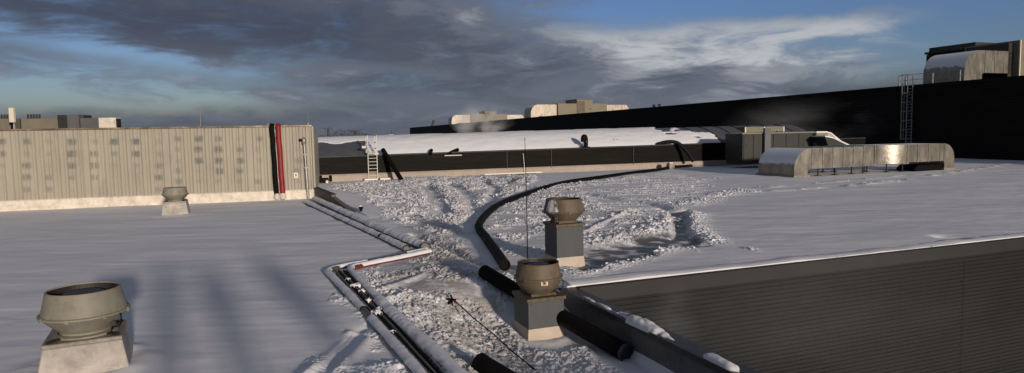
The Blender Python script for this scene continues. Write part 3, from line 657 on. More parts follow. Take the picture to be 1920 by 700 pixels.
    # counterweight stand to the left of it
left_ladder()
ft = ground(752, 339)+ZX*.1; tp = lw(718, 281, -.05); tp = ft.lerp(tp, 1.0)
hose('leaning_pipe', 'black pipe leaning diagonally against the low black wall near the ladder', [ft, ft.lerp(tp, .5), tp], .155, open_end=None, cat='pipe')
for a, b_, r, lab in (((806, 288), (812, 282), .12, 'stubby black pipe end poking over the low black wall, left of two'), ((838, 290), (862, 281), .13, 'slanted black pipe resting over the low wall coping, right of two')):
    a3 = lw(*a, .12); b3 = lw(*b_, -.5); hose('drain_pipe', lab, [a3-ZX*.05, a3.lerp(b3, .5), b3], r, cat='pipe')
p = lw(848, 291.5, .16); mb = MB(); mb.box(p, (1.25, .2, .07), dl, nl); tag(mb.build('pipe_shelf', 'alu'), 'pale strip ledge under the slanted pipe on black wall', 'ledge')
def cowl():
    p = lw(1098, 281, -.12); g = p.copy(); g.z = lwtop(lw_s(p)); t = thing('vent_cowl', 'black hooded vent cowl standing on the low black wall', 'vent', g)
    k = .75/21*1.0; H_ = .95
    mb = MB(); mb.tube(smoothpath([g+dl*.08, g+dl*.08+ZX*.45, g+dl*.02+ZX*(H_-.16), g-dl*.12+ZX*(H_-.17), g-dl*.15+ZX*.42], 6), [.17]*8+[.19]*17, 14); mb.build('hood', 'hose', t, 50)
    mb = MB(); mb.bar(g+dl*.2, g+dl*.24+ZX*.5, .06).bar(g-dl*.16, g-dl*.16+ZX*.4, .05).box(g+ZX*.02, (.7, .4, .08), dl, nl); mb.build('stand', 'hose', t)
    mb = MB(); mb.lathe([(.03, 0), (.03, .06)], g+nl*.22+ZX*.42+dl*.03, 8, True); mb.build('clamp', 'alu', t)
    q = at_y(605, 290, 47.2); q.z = 1.75; t = thing('vent_stub', 'square black vent stub on the snow-slid roof patch beside cream building', 'vent', q)
    mb = MB(); mb.box(q+ZX*.25, (.5, .5, .75), dl, nl); mb.build('stub', 'hose', t)
    mb = MB(); mb.lathe([(.3, .62), (.26, .72), (.12, .80), (0, .82)], q+dl*.2, 12); mb.build('snow_cap', 'snow', t, 60)
    for i in (0, 1):
        a = lw(1163+i*6, 275, -1.2); b2 = lw(1166+i*6, 261, -1.2); mb = MB(); mb.bar(a, b2, .04); mb.bar(b2, b2+dl*.14, .04)
        tag(mb.build('marker_rod', 'galv'), 'thin bent rod sticking up from the snow on the barrel roof', 'rod', 'pair of thin rods on the barrel roof')
    a = lw(981, 318, .35); t = thing('lightning_rod', 'short dark rod leaning on the black wall behind the tall rod', 'lightning rod', Vector((a.x, a.y, .03)))
    a.z = .06; c = lw(980, 288, .1); mb = MB(); mb.bar(a, c, .03); mb.build('rod', 'galv', t); mb = MB(); mb.box(a, (.85, .35, .1), dl, nl); mb.build('rod_base', 'hose', t)
    a = ground(958, 346); c = ground(973, 341); t = MB(); t.bar(a+ZX*.10, c+ZX*.22, .16, .07); tag(t.build('plank', 'kerb'), 'short dark plank lying in the snow near the foot of the low wall', 'plank')
    a = lw(945, 326, .9); a.z = .12; t = MB(); t.bar(a-dl*1.8, a+dl*2.6, .12, .08); tag(t.build('snow_covered_batten', 'sticker'), 'long pale batten lying in front of the black wall base', 'batten')
    # arch hose over the wall
    pts = [lw(1238, 272, -.5), lw(1247, 267.5, -.2), lw(1258, 266, .1), lw(1268, 270, .4), lw(1277, 284, .8), lw(1284, 302, 1.2)]
    hose('arched_hose', 'dark blue hose arching over the low black wall', pts, .15, 'hosepurple')
    g = ground(1257, 317); t = thing('anchor_block', 'small pale stone block against the end of the beige wall base', 'block', g)
    mb = MB(); mb.frustum(g, .55, .45, -.1, .42); mb.build('block', 'flash2', t, bevel=.03); mb = MB(); mb.box(g+ZX*.46, (.35, .3, .1)); mb.build('snow_cap', 'snow', t, bevel=.04)
    for i, (p_, r) in enumerate(([[(1262, 313), (1300, 311), (1340, 308), (1400, 305), (1450, 306)], .17], [[(1270, 309), (1305, 307), (1350, 304), (1440, 303)], .15], [[(1258, 316), (1290, 314), (1322, 309), (1350, 309)], .14])):
        hose('flexible_hose', ('lowest dark blue hose lying in front of the grey air unit', 'middle dark hose running behind the others below the grey unit', 'short dark hose curling from the pale block')[i], lay(p_, r), r, 'hosepurple' if i != 1 else 'hose')
cowl()

# ---------------------------------------------------------------- near parapet + courtyard facade
def uv(u, v, z=0): return UX*u+VX*v+ZX*z
def courtyard():
    t = thing('near_parapet', 'grey parapet wall with snow-dusted dark coping at the lower right', 'wall', uv(5.3, 8, -.6))
    pu0, pu1 = 5.40, 5.72
    mb = MB(); mb.box(uv((pu0+.03+pu1)/2, 5.0, -4.37), (pu1-pu0-.05, 13.0, 8.55)); mb.build('parapet_face', 'parapet', t)
    mb = MB(); mb.prism([(pu0-.02, -.06), (pu1+.03, -.06), (pu1+.03, .0), (pu0-.02, .03)], uv(0, -1.5, -.05), UX, ZX, VX*12.98); mb.build('coping', 'coping', t)
    xs = []; ys = []
    V = []; Q = []; mb = MB()
    # ragged snow ridge on the coping
    a = np.arange(-1.4, 11.35, .03); w = np.linspace(-1, 1, 13); A_, W_ = np.meshgrid(a, w)
    n = fbm(A_*1.6, A_*0+3, 4, 90); wid = np.clip((n-.50)*.7, 0, .10)*np.where(A_ < 9.6, 1, .5)+.05*np.exp(-((A_-8.9)/.55)**2)*(n > .35); c = pu0+.07+.05*fbm(A_*.9, A_*0, 3, 92)
    hh = np.clip(wid*.75, 0, .12)*np.sqrt(np.clip(1-W_**2, 0, 1))*(.7+.6*fbm(A_*7, W_*2, 3, 93))
    Uc = c+W_*wid; Z_ = -.024+hh-(wid <= 0)*.06-np.where(np.abs(W_) > .99, .02, 0)
    V = np.stack([UX.x*Uc+VX.x*A_, UX.y*Uc+VX.y*A_, Z_-.09*(Uc-pu0)], -1).reshape(-1, 3)
    idx = np.arange(A_.size).reshape(A_.shape); Q = np.stack([idx[:-1, :-1], idx[1:, :-1], idx[1:, 1:], idx[:-1, 1:]], -1).reshape(-1, 4)
    npmesh('snow_ridge', V, Q, 'snow', t, attrs=dict(dirt=np.zeros(A_.size), wet=np.zeros(A_.size)))
    # courtyard facade under the right roof
    t = thing('courtyard_facade', 'dark anthracite finely ribbed facade dropping from the right snowy roof edge', 'building', uv(30, VE, -9))
    mb = MB(); ribwall(mb, uv(5.73, VE-.02), UX, -VX, 70, -9, -.32, .1, .022); mb.build('ribbed_cladding', 'court', t)
    mb = MB(); mb.prism([(.02, -.32), (.10, -.32), (.10, -.03), (.02, -.015)], uv(5.73, VE-.02), -VX, ZX, UX*70); mb.build('fascia', 'fascia', t)
    mb = MB(); mb.box(uv(40, VE+2, -4.55), (69, 3.9, 8.9)); mb.build('facade_core', 'court', t)
    for u in (16.8, 22.8, 28.8, 34.8, 40.8):
        mb = MB(); mb.box(uv(u, VE-.024, -4.75), (.008, .008, 8.5)); j = mb.build('panel_joint', 'court', t)
        mb = MB()
        for k in range(9): mb.box(uv(u-.06, VE-.03, -1.-k*.55), (.03, .02, .03))
        mb.build('fixing', 'dark', j)
    mb = MB(); mb.box(uv(40, 0, -9.2), (70, 22.9, .3)); tag(mb.build('courtyard_floor', 'roofing'), kind='structure')
courtyard()

# ---------------------------------------------------------------- big black building and its rooftop units
B0 = Vector((40.2, 60, 0)); db = Vector((-95.2, 301, 0)).normalized(); nb = Vector((-db.y, db.x, 0)); nb = nb if nb.x < 0 else -nb
ZR = 6.9
def big():
    t = thing('black_hall', 'huge black ribbed hall receding from right edge towards the left', 'building', B0+db*100)
    P = B0-db*40; L = 40+(Vector((-55, 361, 0))-B0).length
    mb = MB(); ribwall(mb, P, db, nb, L, -9, ZR-.15, .25, .05); mb.build('ribbed_wall', 'blackwall', t)
    mb = MB(); mb.box(P+db*(L/2)-nb*30.1+ZX*(-1.2), (L-.05, 60, ZR*2+1.8), db, nb); mb.build('hall_body', 'blackwall', t)
    mb = MB(); mb.box(P+db*(L/2)-nb*.05+ZX*(ZR-.05), (L, .35, .2), db, nb); mb.build('coping', 'blackwall', t)
big()
def elbow_profile(L, h, leg, zb, R1, R2, flip_end=False):
    """side view: riser at s=0 turning into a horizontal run"""
    o = [(0, 0)]; n = 12
    for k in range(n+1):
        a = math.pi-k*(math.pi/2)/n; o.append((R1+R1*math.cos(a), h-R1+R1*math.sin(a)))
    if flip_end:
        for k in range(n+1):
            a = math.pi/2-k*(math.pi/2)/n; o.append((L-R1+R1*math.cos(a), h-R1+R1*math.sin(a)))
        o += [(L, 0), (L-leg, 0)]
        for k in range(5): a = -k*(math.pi/2)/4; o.append((L-leg-R2+R2*math.cos(a), zb-R2-R2*math.sin(a)))
    else: o += [(L, h), (L, zb)]
    for k in range(5):
        a = math.pi/2+k*(math.pi/2)/4; o.append((leg+R2+R2*math.cos(a), zb-R2+R2*math.sin(a)))
    o.append((leg, 0)); return o
def duct(name, label, O, L, h, leg, zb, D, m, ax=None, ay=None, group=None, mirror=False, flange=True, seams=1.0, R1=None):
    ax = ax or UX; ay = ay or VX; O = Vector(O); t = thing(name, label, 'air duct', O, group)
    pr = elbow_profile(L, h, leg, zb, R1 or min(1.3, h*.72), .25)
    if mirror: pr = [(L-a, b_) for a, b_ in pr]
    mb = MB(); mb.prism(pr, O, ax, ZX, ay*D); mb.build('duct_run', m, t, 30)
    mb = MB(); s = leg+.35
    while s < L-.1:
        q = L-s if mirror else s; mb.box(O+ax*q-ay*.02+ZX*((zb+h)/2), (.05, .04, h-zb+.04), ax, ay); mb.box(O+ax*q+ay*(D/2)+ZX*(h+.012), (.05, D, .03), ax, ay); s += seams
    mb.build('seam_flange', 'galv', t)
    if flange:
        q = L-leg/2 if mirror else leg/2; mb = MB(); mb.frustum(O+ax*q+ay*(D/2), 1, 1, -.1, .12); mb.v = [O+ax*(q+(1 if (v-(O+ax*q+ay*(D/2))).dot(UX) > 0 else -1)*(leg/2+.1))+ay*(D/2+(1 if (v-(O+ax*q+ay*(D/2))).dot(VX) > 0 else -1)*(D/2+.1))+ZX*(v.z-O.z) for v in mb.v]
        mb.build('base_curb', 'plate', t)
    return t
def feet(t, pts, z0, z1):
    for p in pts:
        mb = MB(); mb.bar(Vector(p)+ZX*z0, Vector(p)+ZX*z1, .06); mb.box(Vector(p)+ZX*(z0+.02), (.3, .3, .05)); mb.build('support_leg', 'dark', t)
# ground ducts
O1 = Vector((17.2, 40.2, 0))
t = duct('air_duct', 'long tan sheet-metal duct with snow on its curved left end', O1, 6.55, 1.74, 1.05, .48, 3.1, 'duct', seams=.85)
feet(t, [O1+UX*s+VX*y for s in (2.2, 3.6, 5.0, 6.0) for y in (.3, 2.6)], 0, .48)
def duct2():
    S = Vector((23.35, 43.75, 0)); t = thing('air_duct', 'tan metal duct bulging forward with bright glare, right of the long duct', 'air duct', S)
    front = []; a0 = -R(37); Rr = 2.7; c = S+Vector((math.sin(-a0)*-1, 0, 0))*0
    p = S.copy(); front.append(p.copy()); n = 14
    for k in range(n):
        a = a0+(R(21)-a0)*(k+.5)/n; p = p+Vector((math.cos(a), math.sin(a), 0))*(Rr*R(58)/n); front.append(p.copy())
    E = p.copy(); D = 2.6
    h = 1.78; zb = .56; m_ = len(front)
    back = [f+VX*D for f in front]
    vs = [f+ZX*zb for f in front]+[f+ZX*h for f in front]+[f+ZX*h for f in back]+[f+ZX*zb for f in back]; fs = []
    for i in range(m_-1):
        for q in range(4):
            r_ = (q+1) % 4; fs.append((q*m_+i, q*m_+i+1, r_*m_+i+1, r_*m_+i))
    fs += [(0, m_, 2*m_, 3*m_), (m_-1, 4*m_-1, 3*m_-1, 2*m_-1)]
    mb = MB(); mb.add(vs, fs); mb.build('curved_section', 'duct', t, 30)
    L = 4.5; pr = [(L-a, b_) for a, b_ in elbow_profile(L, h, .95, .62, 1.0, .2)]
    pr = [(max(a, .012), b_) for a, b_ in pr]
    mb = MB(); mb.prism(pr, E, UX, ZX, VX*D); mb.build('duct_run', 'duct', t, 30)
    mb = MB()
    for s in (.03, 1.0, 2.0, 3.1, 3.5): mb.box(E+UX*s-VX*.02+ZX*((h+zb)/2+.02), (.05, .04, h-zb), UX, VX)
    for f in (front[0], front[3]): mb.box(f-VX*.02+ZX*((h+zb)/2), (.05, .05, h-zb))
    mb.build('seam_flange', 'galv', t)
    mb = MB(); mb.box(E+UX*(L-.5)+VX*(D/2)+ZX*.05, (1.2, D+.2, .2)); mb.build('base_curb', 'plate', t)
    feet(t, [front[2]+VX*.3, front[8]+VX*.3, E+VX*.3, front[8]+VX*2], 0, zb)
    q = E+UX*1.9-VX*.15; t2 = thing('hatch_box', 'low black box lying under the right end of the tan duct', 'box', q); mb = MB(); mb.prism([(-1.3, 0), (1.3, 0), (1.2, .42), (-1.0, .42), (-1.3, .2)], q, UX, ZX, VX*1.4); mb.build('box_body', 'hose', t2, bevel=.04)
duct2()
def ahu():
    A_ = Vector((17.6, 50.4, 0)); L = 6.1; t = thing('air_handling_unit', 'panelled air handling unit darkened as if in shade, behind the tan ducts', 'air handling unit', A_)
    dA = Vector((math.cos(R(12)), math.sin(R(12)), 0)); nA = Vector((-dA.y, dA.x, 0)); z0 = .62; z1 = 2.62
    mb = MB(); mb.box(A_+dA*(L/2)+nA*1.25+ZX*((z0+z1)/2), (L, 2.5, z1-z0), dA, nA); body = mb.build('casing', 'unitdark', t)  # shade on the front is put into the panel colour
    mb = MB(); mb.box(A_+dA*(L/2)+nA*1.25+ZX*(z0-.17), (L-.1, 2.3, .32), dA, nA); mb.build('base_frame', 'dark', t)
    k = 0; s = .1
    for w in (.8, .8, .9, 1.1, 1.1, 1.1):
        mb = MB(); mb.box(A_+dA*(s+w/2-.03)-nA*.02+ZX*((z0+z1)/2), (w-.06, .04, z1-z0-.16), dA, nA); dr = mb.build('access_door', 'unitdark', t, bevel=.008)
        mb = MB()
        for z in (z0+.2, z1-.2): mb.box(A_+dA*(s+.06)-nA*.05+ZX*z, (.1, .04, .14), dA, nA)
        mb.build('hinge', 'dark', dr); s += w
    for s_ in (.45, 5.3): mb = MB(); c = A_+dA*s_-nA*.045+ZX*1.75; mb.tube([c, c-nA*.03], .14, 16); mb.build('gauge', 'dark', t)
    mb = MB(); mb.box(A_+dA*1.95-nA*.17+ZX*1.6, (.5, .25, 2.9), dA, nA); mb.build('cable_riser', 'unitgrey', t)
    mb = MB(); mb.box(A_+dA*(L+.5)+nA*1.1+ZX*(1.55), (.98, 2.9, 2.05), dA, nA); mb.build('end_casing', 'unit', t)  # lighter panel tone paints this end as the sunlit part
    mb = MB(); mb.prism([(0, 2.62), (.9, 2.62), (1.3, 2.5), (2.7, 1.5), (2.7, 1.25), (0, 1.25)], A_+dA*(L+1.0)+nA*.9, dA, ZX, nA*1.9); mb.build('intake_hood', 'duct', t)
    mb = MB(); mb.prism([(0, 2.70), (.9, 2.70), (1.35, 2.58), (2.8, 1.55), (2.7, 1.45), (1.3, 2.5), (.9, 2.6), (0, 2.6)], A_+dA*(L+.9)+nA*.85, dA, ZX, nA*2.0); mb.build('snow_sheet', 'snow', t, 60)
    mb = MB(); mb.prism([(-.1, 2.28), (.6, 2.15), (2.2, 1.45), (2.3, 1.2), (.4, 1.2)], A_+dA*(L-.1)-nA*1.6, dA, ZX, nA*2.4); mb.build('lower_hood', 'unitdark', t)
    mb = MB(); mb.prism([(-.12, 2.30), (.6, 2.17), (2.25, 1.46), (2.3, 1.54), (.6, 2.27), (-.12, 2.39)], A_+dA*(L-.1)-nA*1.65, dA, ZX, nA*2.5); mb.build('snow_sheet', 'snow', t, 60)
    mb = MB(); mb.box(A_+dA*(L/2)+nA*1.25+ZX*(z1+.03), (L+.1, 2.6, .08), dA, nA); mb.build('top_cover', 'unit', t)
    q = Vector((20.6, 58, 0)); t = thing('air_handling_unit', 'tan cabinet with pale edge strips behind the darkened panelled unit', 'air handling unit', q)
    mb = MB(); mb.box(q+UX*2.0+VX*1.2+ZX*1.6, (4.4, 2.4, 3.15)); mb.build('casing', 'unit', t)
    mb = MB()
    for s_ in (-.16, 1.9, 4.1): mb.box(q+UX*s_-VX*.02+ZX*1.6, (.12, .06, 3.1))
    mb.build('edge_strip', 'sticker', t)
ahu()
# rooftop groups on the black hall
def group(C0, labs, k=1., near=False):
    g = 'air units on the roof of the black hall'
    C0 = Vector(C0); C0.z = ZR-.05; U2, V2 = -nb, db
    U2 = UX; V2 = VX
    L = 6.5*k
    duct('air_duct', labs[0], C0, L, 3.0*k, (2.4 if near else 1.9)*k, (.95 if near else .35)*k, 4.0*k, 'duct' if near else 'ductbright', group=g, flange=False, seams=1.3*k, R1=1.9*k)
    t = thing('air_handling_unit', labs[1], 'air handling unit', C0+UX*L, g); O = C0+UX*(L+.05)
    zz = 4.0*k if near else 3.2*k
    mb = MB(); mb.box(O+UX*(2.4*k)+VX*(2.4*k-.4)+ZX*(zz/2), (4.8*k, 5.2*k, zz)); mb.build('casing', 'unit', t)
    mb = MB(); mb.box(O+UX*.04-VX*(.2*k+.43)+ZX*(zz/2), (.12, .1, zz)); mb.build('edge_strip', 'sticker' if near else 'unit', t)
    if not near:
        mb = MB(); mb.box(O+UX*(6.9*k)+VX*(2.4*k)+ZX*(2.05*k), (4.1*k, 6.*k, 4.1*k)); b2 = mb.build('casing', 'unit', t)
        mb = MB(); mb.box(O+UX*(5.9*k)-VX*(.62*k)+ZX*(2.0*k), (1.9*k, .12, 3.6*k)); mb.build('louver', 'louver', b2)
        mb = MB(); mb.box(O+UX*(6.9*k)+VX*(2.4*k)+ZX*(4.15*k), (4.5*k, 6.3*k, .12)); mb.build('roof_cap', 'louver', b2)
        mb = MB(); mb.box(O+UX*(11.*k)+VX*(2.4*k)+ZX*(1.6*k), (4.1*k, 5*k, 3.2*k)); mb.build('casing', 'unit', t)
        for s_, z in ((2.3, 1.9), (2.0, 1.2), (2.5, 1.3), (8.3, 1.9)):
            mb = MB(); mb.tube([O+UX*(s_*k)-VX*(.45 if s_ < 4 else .6*k+.06)+ZX*z*k, O+UX*(s_*k)-VX*(.6 if s_ < 4 else .6*k+.2)+ZX*z*k], .17, 8); mb.build('gauge', 'dark', t)
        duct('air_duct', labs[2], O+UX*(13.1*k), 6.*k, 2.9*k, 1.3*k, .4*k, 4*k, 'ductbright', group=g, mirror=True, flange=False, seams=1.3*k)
    else:
        a = at_y(1829, 79, 68.5); q = Vector((a.x, a.y, 0)); mb = MB(); mb.box(q+UX*6+VX*2.5+ZX*((a.z+ZR)/2), (12, 5, a.z-ZR)); mb.build('rear_casing', 'unitdark', t)
        a = at_y(1803, 92, 67.8); q = Vector((a.x, a.y, 0)); mb = MB(); mb.box(q+UX*3+VX*2+ZX*(a.z), (6, 4, .22)); mb.build('roof_slab', 'unitdark', t)
        mb = MB(); mb.box(q+UX*3+VX*2.2+ZX*((a.z+ZR)/2-.1), (5.4, 3.6, a.z-ZR-.1)); mb.build('rear_casing', 'unitdark', t)
        mb = MB(); mb.box(O+UX*-.35+VX*2+ZX*1.9, (.5, 4, 3.8)); mb.build('shaded_side', 'unitdark', t)  # dark sheet painting the shade on the unit's left side
group((41.5, 61, 0), ('large elbow duct with snow-dusted rounded end behind the guard rail at right', 'tall tan and dark air unit at the right edge on the black hall', ''), 1., True)
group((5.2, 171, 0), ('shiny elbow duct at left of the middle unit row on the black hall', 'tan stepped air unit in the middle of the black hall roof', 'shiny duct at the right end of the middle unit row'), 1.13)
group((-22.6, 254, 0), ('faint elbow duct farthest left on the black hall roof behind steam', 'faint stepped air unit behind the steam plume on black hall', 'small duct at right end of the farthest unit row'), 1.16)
def on_b(px, back=0): # point on the wall top line at a pixel column
    r = ray(px, 180); k = (r.x*60-40.2*r.y)/(db.x*r.y-db.y*r.x); return B0+db*k
def cage():
    p = on_b(1709); g = Vector((p.x, p.y, 0)); nn = nb; t = thing('cage_ladder', 'tall galvanised cage ladder climbing the black hall wall', 'ladder', g)
    w = .3; zt = ZR+1.1
    for s in (-w, w):
        mb = MB(); mb.bar(g+db*s+nn*.2, g+db*s+nn*.2+ZX*zt, .07); mb.build('rail', 'galv', t)
    mb = MB(); z = .3
    while z < ZR+.2: mb.bar(g-db*w+nn*.2+ZX*z, g+db*w+nn*.2+ZX*z, .03); z += .3
    mb.build('rung', 'galv', t)
    hoops = []; z = 1.75
    while z < zt+.05: hoops.append(z); z += .88
    def arc(z, n=16): return [g+nn*.2+db*(w*math.cos(a)*1.55)+nn*(.95*math.sin(a))+ZX*z for a in [math.pi*k/n for k in range(n+1)]]
    for z in hoops:
        mb = MB(); mb.tube(arc(z), .032, 5); mb.build('hoop', 'galv', t)
    for k in (1, 4, 8, 12, 15):
        a = arc(hoops[0])[k]; b2 = arc(hoops[-1])[k]; mb = MB(); mb.bar(a, b2, .035); mb.build('cage_bar', 'galv', t)
    t = thing('guard_rail', 'thin metal guard rail on the roof edge beside the cage ladder', 'railing', on_b(1740)+ZX*ZR)
    A_, B_ = on_b(1683)+ZX*ZR-nb*.1, on_b(1806)+ZX*ZR-nb*.1
    for px in (1684, 1697, 1746, 1797):
        q = on_b(px)+ZX*ZR-nb*.1; mb = MB(); mb.bar(q, q+ZX*1.05, .09); mb.build('post', 'alu', t)
    mb = MB(); mb.bar(A_+ZX*1.05, B_+ZX*1.05, .05).bar(A_+ZX*.55, B_+ZX*.55, .04); mb.build('rail', 'galv', t)
    for px in (1207, 1217):
        q = on_b(px)+ZX*ZR-nb*2; mb = MB(); mb.lathe([(.2, 0), (.2, .4), (.32, .43), (.32, .55), (.1, .62)], q, 12, True); tag(mb.build('roof_vent', 'dark', None, 40), 'tiny dark roof vent on the black hall right of the unit row', 'vent', 'tiny vents on the black hall')
    q = at_y(810, 238, 330); q.z = ZR; mb = MB(); mb.bar(q, q+Vector((1.0, 0, 3.2)), .9); tag(mb.build('roof_mast', 'dark'), 'small dark slanted stack near the far left end of black hall', 'stack')
cage()
# ---------------------------------------------------------------- units behind the cream building
def left_units():
    Y = 52.
    def bx(x0, x1, yt, name, m, t, dpt=.7, back=0):
        a = at_y(x0, yt, Y+back); b_ = at_y(x1, yt, Y+back); z = (a.z+b_.z)/2
        mb = MB(); mb.box(((a.x+b_.x)/2, Y+back+dpt/2, z/2+1.0), (b_.x-a.x, dpt, z-2), Vector((1, 0, 0)), Vector((0, 1, 0))); return mb.build(name, m, t), a, b_, z
    def T_(px, label, cat='air handling unit', name='air_handling_unit', g='rooftop units behind the cream building'):
        a = at_y(px, 240, Y); return thing(name, label, cat, (a.x, Y, 2.), g)
    t = T_(80, 'long tan rooftop unit with black stubs behind cream wall'); bx(39, 108, 222.5, 'casing', 'unit', t)
    for px in (52.5, 58, 63, 68.5, 74): a = at_y(px, 222, Y+1); b_ = at_y(px, 214.5, Y+1); mb = MB(); mb.tube([a-ZX*.1, b_], .07, 8); mb.build('exhaust_stub', 'dark', t)
    t = T_(10, 'tan rooftop unit with stubs at the left picture edge'); bx(-60, 28, 223.5, 'casing', 'unit', t)
    for px in (-20, 3, 8.5, 13.5): a = at_y(px, 222, Y+1); b_ = at_y(px, 215, Y+1); mb = MB(); mb.tube([a-ZX*.1, b_], .07, 8); mb.build('exhaust_stub', 'dark', t)
    t = T_(130, 'grey rooftop unit with two front panels, tallest behind cream wall'); c, a, b_, z = bx(108, 147, 215.5, 'casing', 'unitgrey', t, 1.5)
    mb = MB(); q = at_y(117, 228, Y-.03); mb.box((q.x, Y-.03, q.z), (.7, .06, 1.0), Vector((1, 0, 0)), Vector((0, 1, 0))); mb.build('louver', 'unitdark', t)
    bx(147, 157, 216.5, 'dark_side', 'unitdark', t, 1, .6)  # narrow darker box along the right of the grey casing
    t = T_(168, 'low grey rooftop unit between tall grey unit and bright end box'); bx(150.5, 184, 221.5, 'casing', 'unitgrey', t, .8, -.2)
    t = T_(200, 'bright cream end box with dark right edge on the roof behind'); bx(184.5, 216.5, 221, 'casing', 'flash', t, .7, -.25); bx(216.7, 219.5, 222.5, 'dark_edge', 'dark', t, .5, -.2)  # near-black strip along the right edge of the box
    a = at_y(33, 232, Y+.5); t = T_(34, 'small dark connecting box beside the upright cream panel'); bx(28.5, 38.5, 223, 'casing', 'unitdark', t, 2, .5)
    Y2 = 34.; a = at_y(23, 241, Y2); t = thing('panel_aerial', 'upright cream panel aerial on black bracket above the cream wall', 'aerial', a)
    c = at_y(22.8, 216, Y2); mb = MB(); mb.box(c, (.24, .16, .74), Vector((1, 0, 0)), Vector((0, 1, 0))); mb.build('panel', 'sticker', t, bevel=.015)
    mb = MB(); mb.bar(a-ZX*.2, a+ZX*.5, .1).bar(a+ZX*.25+Vector((-.08, 0, 0)), a+ZX*.2+Vector((.1, 0, 0)), .14); mb.build('bracket', 'hose', t)
    mb = MB(); mb.bar(a+Vector((.1, 0, -.1)), a+Vector((.1, 0, .3)), .05); mb.build('strut', 'alu', t)
left_units()
# ---------------------------------------------------------------- horizon
def horizon():
    for i, (px, yt, Y, w, lab) in enumerate(((615, 240, 1100, 7.5, 'distant lattice power pylon left, over the bare tree line'), (665, 244, 1300, 12, 'distant wide-armed power pylon right of the other'))):
        top = at_y(px, yt, Y); b_ = Vector((top.x, top.y, -9)); H_ = top.z+9; t = thing('power_pylon', lab, 'pylon', b_, 'power pylons on the horizon'); mb = MB()
        for sx in (-1, 1):
            for sy in (-1, 1): mb.bar(b_+Vector((sx*3.2, sy*3.2, 0)), top+Vector((sx*.5, sy*.5, 0)), .55)
        for k in range(7):
            f = k/7; r_ = 3.2*(1-f)+.5*f; r2 = 3.2*(1-f-.14)+.5*(f+.14); mb.bar(b_+Vector((-r_, -r_, H_*f)), b_+Vector((r2, -r2, H_*(f+.14))), .3).bar(b_+Vector((r_, -r_, H_*f)), b_+Vector((-r2, -r2, H_*(f+.14))), .3)
        mb.build('lattice', 'twig', t); mb = MB()
        for k, s in ((.97, 1.), (.85, .75)): mb.bar(b_+Vector((-w*s, 0, H_*k)), b_+Vector((w*s, 0, H_*k)), .9)
        for s in (-1, -.5, .5, 1): mb.bar(b_+Vector((w*s, 0, H_*.97)), b_+Vector((w*s, 0, H_*.97-2.5)), .35)
        mb.build('cross_arm', 'twig', t)
    # bare tree belt
    rng = random.Random(4); mb = MB(); vs = []; fs = []
    for i in range(9000):
        px = rng.uniform(560, 1000); Y = rng.uniform(700, 1000)
        hh = 3.2+6.5*math.exp(-((px-655)/33)**2)+2.5*math.exp(-((px-640)/12)**2)+rng.uniform(-.5, 1.0)
        x = (px-960)/F*Y; z = -9+rng.random()*(hh+8.5); s = rng.uniform(.5, 1.4); a = rng.random()*3.1; o = len(vs)
        vs += [(x, Y, z), (x+s*math.cos(a), Y+s*math.sin(a), z+rng.uniform(-.3, .9)), (x+rng.uniform(-.5, .5), Y, z+s)]; fs.append((o, o+1, o+2))
    mb.add(vs, fs); tag(mb.build('bare_woodland', 'twig'), 'dark bare woodland along the far horizon', 'trees', kind='stuff')
    for px, w, yt, lab, m in ((733, 9, 252, 'small pale rooftop hut on the horizon behind barrel roof', 'sticker'), (742, 6, 254, 'small dark rooftop box beside the pale hut on horizon', 'dark')):
        a = at_y(px, yt, 160); t = thing('rooftop_hut', lab, 'hut', (a.x, 160, 0)); mb = MB(); mb.box((a.x, 161, a.z-1.5), (w/F*160, 1, 3), Vector((1, 0, 0)), Vector((0, 1, 0))); mb.build('hut_walls', m, t)
        mb = MB(); mb.box((a.x, 161, a.z+.05), (w/F*160+.2, 1.2, .12), Vector((1, 0, 0)), Vector((0, 1, 0))); mb.build('hut_roof', 'dark', t)
        if m != 'dark':
            mb = MB(); mb.bar((a.x, 161, a.z), (a.x, 161, a.z+.9), .12).bar((a.x-.7, 161, a.z-1), (a.x-.7, 161, a.z+.3), .12).bar((a.x+.7, 161, a.z-1), (a.x+.7, 161, a.z+.3), .12); mb.build('aerial', 'dark', t)
    a = at_y(753, 249, 170); mb = MB(); mb.tube([Vector((a.x, 170, 0)), a], .08, 6); tag(mb.build('thin_mast', 'galv'), 'lone thin mast on the horizon right of the huts', 'mast')
horizon()

